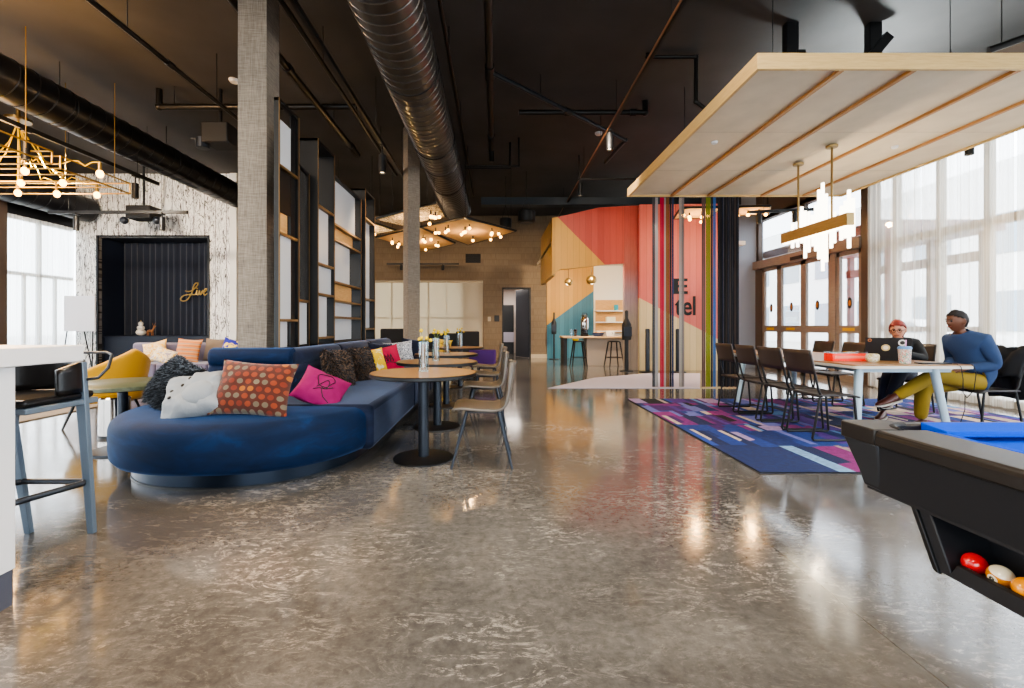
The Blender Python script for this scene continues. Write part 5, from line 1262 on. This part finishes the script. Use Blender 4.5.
def face(W, o, skn, glasses=None):
    for sx in (-1, 1):
        m = MB(); m.sphere(W((.027*sx, .082, .008)), .0105, 12, 8); m.build('eye', M('eye_dark', '#1a1210', .2) if 'eye_dark' not in bpy.data.materials else bpy.data.materials['eye_dark'], o)
        m = MB(); m.tube([W((.012*sx, .096, .028)), W((.03*sx, .094, .033)), W((.044*sx, .082, .027))], .0035, 6); m.build('eyebrow', 'darkhair', o)
    m = MB(); m.tube([W((-.024, .089, -.055)), W((0, .098, -.054)), W((.024, .089, -.055))], .005, 6); m.build('mouth', M('lips', '#8a4a42', .5) if 'lips' not in bpy.data.materials else bpy.data.materials['lips'], o)
    if glasses:
        m = MB()
        for sx in (-1, 1): m.tube([W((.029*sx+.022*math.cos(a), .104, .006+.019*math.sin(a))) for a in [i*2*PI/20 for i in range(20)]], .0028, 6, closed=True); m.tube([W((.05*sx, .102, .01)), W((.076*sx, .06, .012)), W((.078*sx, -.01, .008))], .0028, 6)
        m.tube([W((-.008, .106, .01)), W((.008, .106, .01))], .0028, 6); m.build('glasses', 'blackm', o)
face(W, man, 'skin2')
# the red-haired person
f = Vector((-.74, -.67, 0)); p = Vector((-.67, .74, 0))   # p: toward the far side
B0 = Vector((5.27, 5.93, 0))
def at(fw, sd, z): q = B0+f*fw+p*sd; return (q.x, q.y, z)
J = dict(pel=(at(0, 0, .56), (.125, .14)), waist=(at(.02, 0, .70), (.115, .135)), chest=(at(.10, 0, .84), (.11, .14)), uch=(at(.15, 0, .92), (.08, .11)), neck=(at(.19, 0, .985), .045), nk2=(at(.215, 0, 1.03), .042),
    shl=(at(.13, -.155, .92), .06), ell=(at(.26, -.24, .74), .046), wrl=(at(.55, -.10, .81), .03), shr=(at(.13, .155, .92), .06), elr=(at(.26, .23, .75), .046), wrr=(at(.55, .10, .81), .03),
    hpl=(at(.06, -.085, .54), .085), knl=(at(.50, -.06, .60), .062), anl=(at(.86, .0, .30), .04), hpr=(at(.06, .085, .53), .085), knr=(at(.50, .06, .47), .062), anr=(at(.62, .10, .11), .04))
wom, W = person('person with short red hair and glasses in black, working behind the laptop', J, E, 'pel', at(.245, 0, 1.10), f[:2], R(-10),
    [(at(.55, -.10, .81), (f.x, f.y, -.12), p, .5, .92), (at(.55, .10, .81), (f.x, f.y, -.12), -p, .5, .92)], 'skin',
    ('black_top', 'blackcloth', ['pel', 'waist', 'chest', 'uch', 'shl', 'ell', 'wrl', 'shr', 'elr', 'wrr'], tor+arms, .016, 'chest'),
    ('jeans', 'denim', ['pel', 'hpl', 'knl', 'anl', 'hpr', 'knr', 'anr'], leg, .014, 'pel'),
    [(at(.88, .0, .285), at(1.06, .02, .24)), (at(.62, .10, .06), at(.82, .12, .055))], .97)
hair = MB(); head_geo(hair, at(.245, 0, 1.10), f[:2], R(-10), .97, lambda x, y, z: z > .045+.45*max(0, y-.02)-.05*(y < .01)-(.09 if y < -.03 else 0), 1.13); hair.build('hair', 'redhair', wom, solid=.012, smooth=80)
face(W, wom, 'skin', True)
# jacket draped over the man's chair back
m = MB()
def jk(u, v):
    # over the back: u along Y, v from front hem over the top to rear hem
    y = (Y-.25)+.50*u; k = v*2-1
    x = 5.565+(.028*k if abs(k) < .2 else (.045+.10*(abs(k)-.2))*math.copysign(1, k)); z = .925-.62*max(0, abs(k)-.08)*(1 if k > 0 else .55)
    return (x+.02*math.sin(u*17+v*6), y+.02*math.sin(v*9), z+.01*math.sin(u*11))
m.grid(jk, 24, 24); tag(m.build('jacket', 'blackcloth', solid=.02, smooth=70), 'black jacket draped over the chair back behind the person in blue', 'jacket')

# ------------------------------------------------------------------ pool table, foreground right
t = thing('pool_table', 'graphite pool table with blue cloth at the right front', 'pool table', (0, 0, 0))
L, Rr, N, Fq = 1.205, 2.66, -.95, 1.61
def ring(z0, z1, i0, i1, y0=N, y1=Fq, m=None):  # hollow tapered skirt as 4 slabs
    m = MB(); d = .03
    o0 = [(L+i0, y0+i0), (Rr-i0, y0+i0), (Rr-i0, y1-i0), (L+i0, y1-i0)]; o1 = [(L+i1, y0+i1), (Rr-i1, y0+i1), (Rr-i1, y1-i1), (L+i1, y1-i1)]
    rings = []
    V0 = [m.v((x, y, z0)) for x, y in o0]; V1 = [m.v((x, y, z1)) for x, y in o1]
    cx, cy = (L+Rr)/2, (y0+y1)/2
    inn = lambda q: (q[0]+d*(1 if q[0] < cx else -1), q[1]+d*(1 if q[1] < cy else -1))
    W0 = [m.v((*inn(q), z0)) for q in o0]; W1 = [m.v((*inn(q), z1)) for q in o1]
    for i in range(4):
        j = (i+1) % 4; m.f([V0[i], V0[j], V1[j], V1[i]]); m.f([W0[i], W1[i], W1[j], W0[j]]); m.f([V1[i], V1[j], W1[j], W1[i]]); m.f([V0[i], W0[i], W0[j], V0[j]])
    return m
ring(.612, .772, .055, .018).build('apron', 'poolblack', t, smooth=20)
MB().box(L+.06, Rr-.06, N+.06, Fq-.06, .60, .63).build('under_board', 'poolblack', t)
RW = .165
b = MB()
def rail(pts): b.prism(pts, 0, 0)
for s, (xa, xb) in enumerate(((L, L+RW), (Rr-RW, Rr))):
    m = MB(); m.prism([(xa, .768), (xb, .768), (xb, .820), (xa+(.012 if s == 0 else 0), .820 if s else .818), (xa, .806)] if s == 0 else [(xa, .768), (xb, .768), (xb, .806), (xb-.012, .818), (xa, .82)], N+.16, Fq-.16, 'y'); m.build('side_rail', 'poolrail', t, bevel=.006)
for y0, y1 in ((Fq-.05, Fq), (N, N+.05)): MB().box(L+.16, Rr-.16, y0, y1, .768, .812).build('end_rail', 'poolrail', t, bevel=.006)
for sx in (0, 1):
    for sy in (0, 1):
        x0 = L if sx == 0 else Rr-.17; y0 = Fq-.16 if sy else N
        pts = rrect(x0, x0+.17, y0, y0+.16, .018, 5)
        hx, hy = (x0+.17 if sx == 0 else x0), (y0 if sy else y0+.16)
        m = MB(); cut = [(hx+.085*math.cos(a)*(-1 if sx == 0 else 1), hy+.085*math.sin(a)*(1 if sy else -1)) for a in [R(90*i/8) for i in range(9)]]
        ox, oy = (x0 if sx == 0 else x0+.17), (y0+.16 if sy else y0)
        poly = [(hx, oy)]+[(ox+(.02 if sx == 0 else -.02), oy), (ox, oy+(-.02 if sy else .02)), (ox, hy)]+[(q[0], q[1]) for q in cut]
        m.prism(poly, .768, .82).build('corner_cap', 'poolrail', t, bevel=.004)
        MB().tube([(q[0], q[1], .815) for q in cut], .010, 8).build('pocket_rim', 'rubber', t)
        MB().lathe([(.078, .65), (.086, .80), (.08, .80), (.07, .66)], (hx, hy, 0), 24).build('pocket_liner', 'rubber', t)
        cx0, cx1 = (L+.012, L+.10) if sx == 0 else (Rr-.10, Rr-.012)
        if sy: cy0, cy1 = Fq-.155, Fq-.012
        else: cy0, cy1 = N+.012, N+.155
        bi, bo = .045, 0
        sxn = 1 if sx == 0 else -1; syn = -1 if sy else 1
        m = MB(); q = [(cx0+(bi if sx == 0 else 0), cy0+(bi if not sy else 0)), (cx1-(0 if sx == 0 else bi), cy0+(bi if not sy else 0)), (cx1-(0 if sx == 0 else bi), cy1-(bi if sy else 0)), (cx0+(bi if sx == 0 else 0), cy1-(bi if sy else 0))]
        p_ = [(cx0, cy0), (cx1, cy0), (cx1, cy1), (cx0, cy1)]
        if sy: q[0] = (q[0][0], q[0][1]+.04)
        m.hexa([(*a_, .606) for a_ in q]+[(*a_, .768) for a_ in p_]).build('corner_block', 'poolgrey', t, bevel=.006)
MB().box(L+.14, Rr-.14, N+.05, Fq-.05, .70, .775).build('cloth_bed', 'cloth', t)
for xa, xb, sg in ((L+RW, L+RW+.05, 1), (Rr-RW-.05, Rr-RW, -1)):
    pr = [(xa, .775), (xb, .79), (xb, .812), (xa, .8205)] if sg > 0 else [(xb, .775), (xa, .79), (xa, .812), (xb, .8205)]
    for y0, y1 in ((Fq-.19, .36), (.28, N+.19)): MB().prism(pr, y1, y0, 'y').build('cushion', 'cloth', t, bevel=.003)
for y0, y1, sg in ((Fq-.05, Fq-.14, 1), (N+.05, N+.14, -1)):
    m = MB(); m.prism([(y0, .775), (y1, .79), (y1, .81), (y0, .8205)], L+.25, Rr-.25, 'x'); m.build('cushion', 'cloth', t, bevel=.003)
# ball return box under the apron
b = MB()
xs = L+.085
y_t, y_b, zt_, zb_ = 1.405, 1.33, .60, .435
b.prism([(y_t, zt_), (y_b, zb_), (y_b-.045, zb_), (y_t-.05, zt_)], xs, xs+.30, 'x')
b.prism([(y_b-.03, zb_), (.32, zb_), (.32, zb_+.045), (y_b-.055, zb_+.045)], xs, xs+.022, 'x')
b.prism([(y_b, zb_), (.32, zb_), (.32, zb_+.02), (y_b, zb_+.02)], xs+.022, xs+.30, 'x')
b.box(xs+.14, xs+.30, .32, y_t-.05, zb_, zt_+.02)
b.prism([(.36, zt_), (.36, zb_), (.32, zb_), (.32, zt_)], xs, xs+.30, 'x')
b.build('ball_tray', 'poolblack', t, bevel=.004)
MB().prism([(y_t+.006, zt_), (y_b+.006, zb_), (y_b-.012, zb_-.004), (y_t-.012, zt_)], xs-.008, xs+.004, 'x').build('tray_lip', 'blackm', t, bevel=.002)
for y0, y1 in ((-.7, -.35), (.0, .3)): MB().hexa([(L+.4, y0+.05, 0), (Rr-.4, y0+.05, 0), (Rr-.4, y1-.05, 0), (L+.4, y1-.05, 0), (L+.3, y0, .6), (Rr-.3, y0, .6), (Rr-.3, y1, .6), (L+.3, y1, .6)]).build('pedestal_leg', 'poolblack', t, bevel=.008)
# balls
WB = M('ball_ivory', '#d9ceb0', .12, coat=.5)
def ball(y, col, lb, num=None, stripe=False, rz=(0, 0, 0)):
    t = thing('pool_ball', lb, 'ball', (xs+.052, y, zb_+.02+.0288), 0, 'pool balls in the return tray'); t.rotation_euler = rz
    cm = M('ball_'+col[1:], col, .12, coat=.5)
    m = MB(); m.sphere((0, 0, 0), .0286, 32, 24)
    m.bm.faces.ensure_lookup_table()
    for f in m.bm.faces:
        if stripe and abs(f.calc_center_median().z) > .0155: f.material_index = 1
    m.build('ball_body', [cm, WB], t, smooth=80)
    m = MB()
    def cap(u, v):
        a = 2*PI*u; r = .42*v; n_ = Vector((-math.cos(r), math.sin(r)*math.cos(a), math.sin(r)*math.sin(a))); return n_*.02872
    m.grid(cap, 20, 4); m.build('number_disc', WB, t, merge=1e-5)
    if num: text(num, 'number', 'blackm', t, (-.0291, 0, -.0085), (R(90), 0, R(-90)), .024, .0003, .0006)
ball(1.338, '#12503a', 'green pool ball deepest in the return tray shadow', None, rz=(.5, .8, 1.2))
ball(1.276, '#c3141f', 'red pool ball in the return tray', '3', rz=(.2, -.5, -.9))
ball(1.21, '#b9700c', 'striped amber and cream pool ball in the return tray', '9', True, (.35, -.2, .1))
ball(1.15, '#e08d12', 'solid orange pool ball at the edge of view in the return tray', '5', rz=(.2, .9, 1.2))

# ------------------------------------------------------------------ hanging rope strips and drape at the canopy edge
YS = 8.46
strips = [(652.2, 655, '#3c4148', 'charcoal'), (655.2, 658, '#8f8f92', 'silver grey'), (660, 664, '#a01238', 'crimson'), (664.3, 665.8, '#8b8a8c', 'pale grey'), (666, 669.2, '#6b4a22', 'bronze brown'), (669.4, 671.6, '#15161f', 'black'), (671.8, 673.8, '#1d2c52', 'navy blue'),
    (679, 681.6, '#8d8987', 'light grey'), (681.7, 684.2, '#6e6a6a', 'mid grey'), (701.7, 705.4, '#5a4746', 'cocoa brown'), (705.8, 710.6, '#6f7a1c', 'olive green'), (710.8, 712.8, '#23252c', 'near black'), (713, 715.8, '#2f5f9c', 'bright blue')]
for a, c, col, nm in strips:
    x0, x1 = (a-496)*YS/455, (c-496)*YS/455
    m = MB(); n = max(2, int((x1-x0)/.014))
    for i in range(n):
        x = x0+(i+.5)*(x1-x0)/n; m.cyl((x, YS+.006*(i % 2), .02), (x, YS+.006*(i % 2), 3.54), (x1-x0)/n*.52, n=8)
    tag(m.build('hanging_rope_curtain', M('rope_'+nm.replace(' ', '_'), col, .85)), nm+' rope strand curtain hanging from the far canopy edge', 'curtain', 'rope strand curtains')['kind'] = 'thing'
dcol = stripemat('dark_drape_stripes', ['#1b1c22', '#34302f', '#1a1d28', '#463e3e', '#202126', '#1b2438', '#4b4443', '#1f2026'], 3, 0)
tag(drape((717-496)*YS/455, (739.5-496)*YS/455, .02, 3.54, YS, .035, .09).build('hanging_drape', dcol, smooth=80), 'dark striped pleated drape at the right end of the hanging ropes', 'curtain')
# ------------------------------------------------------------------ sheer curtains along the right glass
for y0, y1, lb in ((7.55, 8.62, 'sheer beige curtain next to the entrance doors post'), (6.2, 7.5, 'sheer beige curtain behind the red haired person'), (4.9, 6.15, 'sheer beige curtain behind the person in blue at the frame edge')):
    tag(drape(y0, y1, .02, 4.3, 7.03, .035, .15, 'y').build('sheer_curtain', 'sheer', smooth=80), lb, 'curtain')
tag(MB().box(7.0, 7.06, 3.0, 8.66, 4.3, 4.345).build('hanging_curtain_rail', 'blackm'), 'black curtain rail above the sheer curtains on the right glass', 'rail')
# blinds on the back glazing, each drop its own
g = 'pale roller blinds on the back wall'
bm_ = NT('backlit_blind'); bm_.t.nodes.remove(bm_.b)
_a = bm_.n('ShaderNodeBsdfTranslucent'); _a.inputs[0].default_value = lin('#cfc7b4'); _b = bm_.n('ShaderNodeBsdfDiffuse'); _b.inputs[0].default_value = lin('#d8d0bf'); _c = bm_.n('ShaderNodeMixShader'); _c.inputs[0].default_value = .5
bm_.l(_a.outputs[0], _c.inputs[1]); bm_.l(_b.outputs[0], _c.inputs[2]); bm_.l(_c.outputs[0], bm_.out.inputs[0])
xs_ = [-4.40, -3.08, -1.77, -.48]
for i, lb in enumerate(('pale roller blind on the back wall, left of the second column', 'pale roller blind on the back wall, just right of the second column', 'pale roller blind on the back wall nearest the dark door')):
    t = thing('roller_blind', lb, 'blind', (0, YB+.02, 0), 0, g)
    MB().box(xs_[i]-.012, xs_[i+1]+.012, .004*i, .006+.004*i, .30, 2.82).build('blind_fabric', bm_.m, t); MB().cyl((xs_[i]+.01, .02, 2.73), (xs_[i+1]-.01, .02, 2.73), .03, n=14).build('roller_tube', 'plate', t)
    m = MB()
    m.box((xs_[i]+xs_[i+1])/2-.02, (xs_[i]+xs_[i+1])/2+.02, .012, .03, .36, 2.7); m.box(xs_[i], xs_[i+1], .012, .03, 1.42, 1.46); m.build('window_bar', 'mullion', t)  # window bars behind the translucent blind fabric
# vent, switches, plates on the back wall
t = thing('wall_vent', 'black rectangular vent high on the brown back wall', 'vent', (-.82, YB, 3.57)); MB().box(-.27, .27, -.02, 0, -.16, .16).build('vent_frame', 'rubber', t, bevel=.004)
m = MB()
for k in range(7): m.box(-.25, .25, -.028, -.02, -.13+k*.04, -.118+k*.04)
m.build('grille', 'rubber', t)
tag(MB().box(-.09, .09, -.02, 0, -.11, .11).build('door_sign', 'blackm', loc=(.03, YB, 1.42), bevel=.003), 'small black door sign on the brown wall left of the open door', 'sign')
tag(MB().box(-.055, .055, -.015, 0, -.08, .08).build('wall_switch', 'plate', loc=(-.24, YB, 1.4), bevel=.003), 'beige switch plate on the brown wall beside the door sign', 'switch')
tag(MB().box(-.06, .06, -.02, 0, -.1, .1).build('wall_switch', 'blackm', loc=(1.05, 19.3, 1.4), bevel=.003), 'dark switch plate on the pale corridor wall seen through the doorway', 'switch')

# ------------------------------------------------------------------ coffee counter corner
YCN = 13.1
cx = lambda x: (x-496)*YCN/455
t = thing('coffee_counter', 'putty grey coffee counter with a tan top by the bar wall', 'counter', (0, YCN, 0))
MB().box(cx(563), cx(628), .0, .75, .80, .85).build('worktop', wood('tan_top', '#a98a64', '#c4a47b', (3, 20, 10)), t, bevel=.006)
MB().box(cx(588), cx(626), .12, .7, 0, .80).build('counter_front', M('putty_grey', '#93887f', .6), t)
MB().box(cx(564), cx(567.5), .06, .7, 0, .80).build('end_panel', 'blackm', t)
def stool(t):
    MB().lathe([(0, .70), (.14, .70), (.16, .715), (.165, .73), (.15, .74), (0, .735)], n=28).build('seat', 'blackm', t)
    for sx in (-1, 1):
        for sy in (-1, 1): MB().cyl((.12*sx, .12*sy, .71), (.21*sx, .21*sy, 0), .022, .016, 8).build('leg', 'blackm', t)
    MB().tube([(-.175, -.175, .27), (.175, -.175, .27), (.175, .175, .27), (-.175, .175, .27)], .010, 6, closed=True).build('foot_rail', 'blackm', t)
g = 'black metal stools at the coffee counter'
s0 = thing('counter_stool', 'black metal counter stool at the left end of the coffee counter', 'stool', ((578.5-496)*12.75/455, 12.75, 0), 0, g); stool(s0)
dup(s0, ((614-496)*12.75/455, 12.75, 0), R(8), 'black metal counter stool at the right end of the coffee counter')
zc = .851
t = thing('coffee_dispenser', 'tall black and steel coffee dispenser on the counter', 'coffee machine', (cx(587), YCN+.35, zc))
MB().lathe([(0, 0), (.12, 0), (.12, .05), (0, .05)], n=24).build('base', 'blackm', t); MB().lathe([(0, .2), (.1, .2), (.115, .3), (.115, .5), (.09, .55), (0, .56)], n=24).build('urn', 'chrome', t); MB().box(-.1, .1, .03, .1, .05, .35).build('back_column', 'blackm', t); MB().lathe([(0, .56), (.09, .56), (.07, .62), (0, .64)], n=20).build('urn_lid', 'blackm', t)
MB().tube([(-.09, 0, .6), (-.05, 0, .68), (.05, 0, .68), (.09, 0, .6)], .012, 8).build('handle', 'blackm', t); MB().lathe([(0, .055), (.06, .055), (.08, .1), (.05, .17), (.055, .19), (0, .19)], n=20).build('carafe', 'darksteel', t)
for i, (x, lb) in enumerate(((572.5, 'clear glass at the left end of the coffee counter'), (576.5, 'amber tinted glass next to the clear one on the counter'))):
    tag(MB().lathe([(0, 0), (.04, 0), (.05, .2), (.045, .2), (.036, .01), (0, .01)], n=18).build('drinking_glass', 'clear' if i == 0 else glassmat('amber_glass', '#d9b78a', .2), loc=(cx(x), YCN+.2, zc)), lb, 'glass')
t = thing('snack_basket', 'dark blue basket of pastries on the coffee counter', 'basket', (cx(600), YCN+.25, zc))
MB().lathe([(0, 0), (.13, 0), (.18, .1), (.17, .1), (.12, .015), (0, .015)], n=28).build('basket_bowl', M('blue_basket', '#2a3f66', .6), t)
for k in range(4): MB().sphere((.07*math.cos(k*1.6), .06*math.sin(k*1.6), .09), (.06, .045, .035), 14, 8).build('pastry', M('pastry_%d' % k, ['#a5712f', '#c08a3c', '#8f5c26', '#c99a4c'][k], .7), t)
t = thing('cup_box', 'white cup box with a printed handle shape on the counter', 'box', (cx(612), YCN+.25, zc)); MB().box(-.11, .11, -.08, .08, 0, .16).build('box_body', 'whitewall', t, bevel=.004); MB().tube([(.03, -.083, .06), (.055, -.083, .07), (.06, -.083, .09), (.055, -.083, .11), (.03, -.083, .12)], .006, 6).build('printed_handle', M('print_brown', '#6b4d3a', .7), t)
tag(MB().lathe([(0, 0), (.07, 0), (.10, .05), (.09, .05), (.06, .008), (0, .008)], n=24).build('bowl', 'craspedia', loc=((575.5-496)*12.75/455, 12.75, .742)), 'yellow bowl standing on the left counter stool', 'bowl')
# pendant globes
for x, y, r_, lb, rz in ((568.4, 282, .115, 'left brushed globe pendant lamp in the coffee recess', .5), (591.5, 280, .15, 'right brushed globe pendant lamp in the coffee recess', -.2)):
    X, Z = (x-496)*13.6/455, 1.15+(326-y)*13.6/455
    t = thing('hanging_globe_lamp', lb, 'pendant lamp', (X, 13.6, Z)); k = 14
    o = MB().lathe([(r_*math.sin(PI*(.0+.68*i/k))*1.0 if i else 0, r_*math.cos(PI*.68*i/k)) for i in range(k+1)], n=28).build('globe_shade', 'brass', t, rot=(R(20), rz, 0), solid=.006)
    MB().sphere((0, -.01, -r_*.35), r_*.5, 16, 10).build('bulb', 'lens', o); MB().cyl((0, 0, r_), (0, 0, 2.85-Z), .006, n=6).build('cord', 'blackm', t)
# bottle-shaped stands and posts
def bottlestand(x, Y, zt_, lb, w_=1.0):
    X = (x-496)*Y/455; t = thing('dispenser_stand', lb, 'dispenser stand', (X, Y, 0)); h = zt_
    MB().lathe([(0, 0), (.17, 0), (.17, .012), (0, .014)], n=32).build('base_plate', 'blackm', t); MB().cyl((0, 0, .01), (0, 0, h-.75), .028 if w_ < 1.2 else .05, n=16).build('pole', 'blackm', t)
    MB().lathe([(0, h-.75), (.085*w_, h-.75), (.09*w_, h-.70), (.09*w_, h-.36), (.055*w_, h-.27), (.032*w_, h-.2), (.032*w_, h-.02), (.02, h), (0, h)], n=28).build('dispenser_body', 'blackm', t)
    MB().box(-.075*w_, .075*w_, -.1*w_, -.08*w_, h-.66, h-.42).build('front_label', 'darksteel', t, bevel=.004)
bottlestand(554, 15.7, 1.62, 'black bottle shaped dispenser stand before the blue wall'); bottlestand(626.5, 11.55, 1.55, 'black bottle shaped dispenser stand beside the coffee counter', 1.3)
for x, lb in ((647.5, 'black barrier post left of the rope curtains'), (677.8, 'black barrier post between the rope curtains')):
    t = thing('barrier_post', lb, 'post', ((x-496)*11.35/455, 11.35, 0)); MB().lathe([(0, 0), (.2, 0), (.2, .012), (.05, .02), (0, .02)], n=32).build('base_plate', 'blackm', t); MB().lathe([(0, .02), (.055, .02), (.055, 1.06), (.04, 1.08), (0, 1.08)], n=20).build('post_tube', 'darksteel', t)
# ------------------------------------------------------------------ parked car outside
t = thing('parked_car', 'pale parked car outside beyond the sheer curtains', 'car', (14.5, 15.5, -.12), R(90))
prof = [(-2.1, .35), (-2.15, .7), (-2.0, .95), (-1.2, 1.02), (-.6, 1.48), (.8, 1.5), (1.5, 1.05), (2.1, .92), (2.2, .6), (2.15, .35)]
MB().prism(prof, -.85, .85, 'y').build('car_body', 'facade', t, bevel=.06, seg=3)
for s in (-1, 1): MB().prism([(-1.05, 1.05), (-.55, 1.40), (.75, 1.42), (1.3, 1.06)], .856*s, .862*s, 'y').build('side_window', bpy.data.materials['outside_glazing'], t)
for x in (-1.35, 1.4):
    for s in (-1, 1):
        o = MB().cyl((x, .78*s, .33), (x, .9*s, .33), .33, n=24).build('wheel', 'rubber', t); MB().cyl((x, .9*s, .33), (x, .91*s, .33), .2, n=20).build('hub_cap', 'chrome', o)
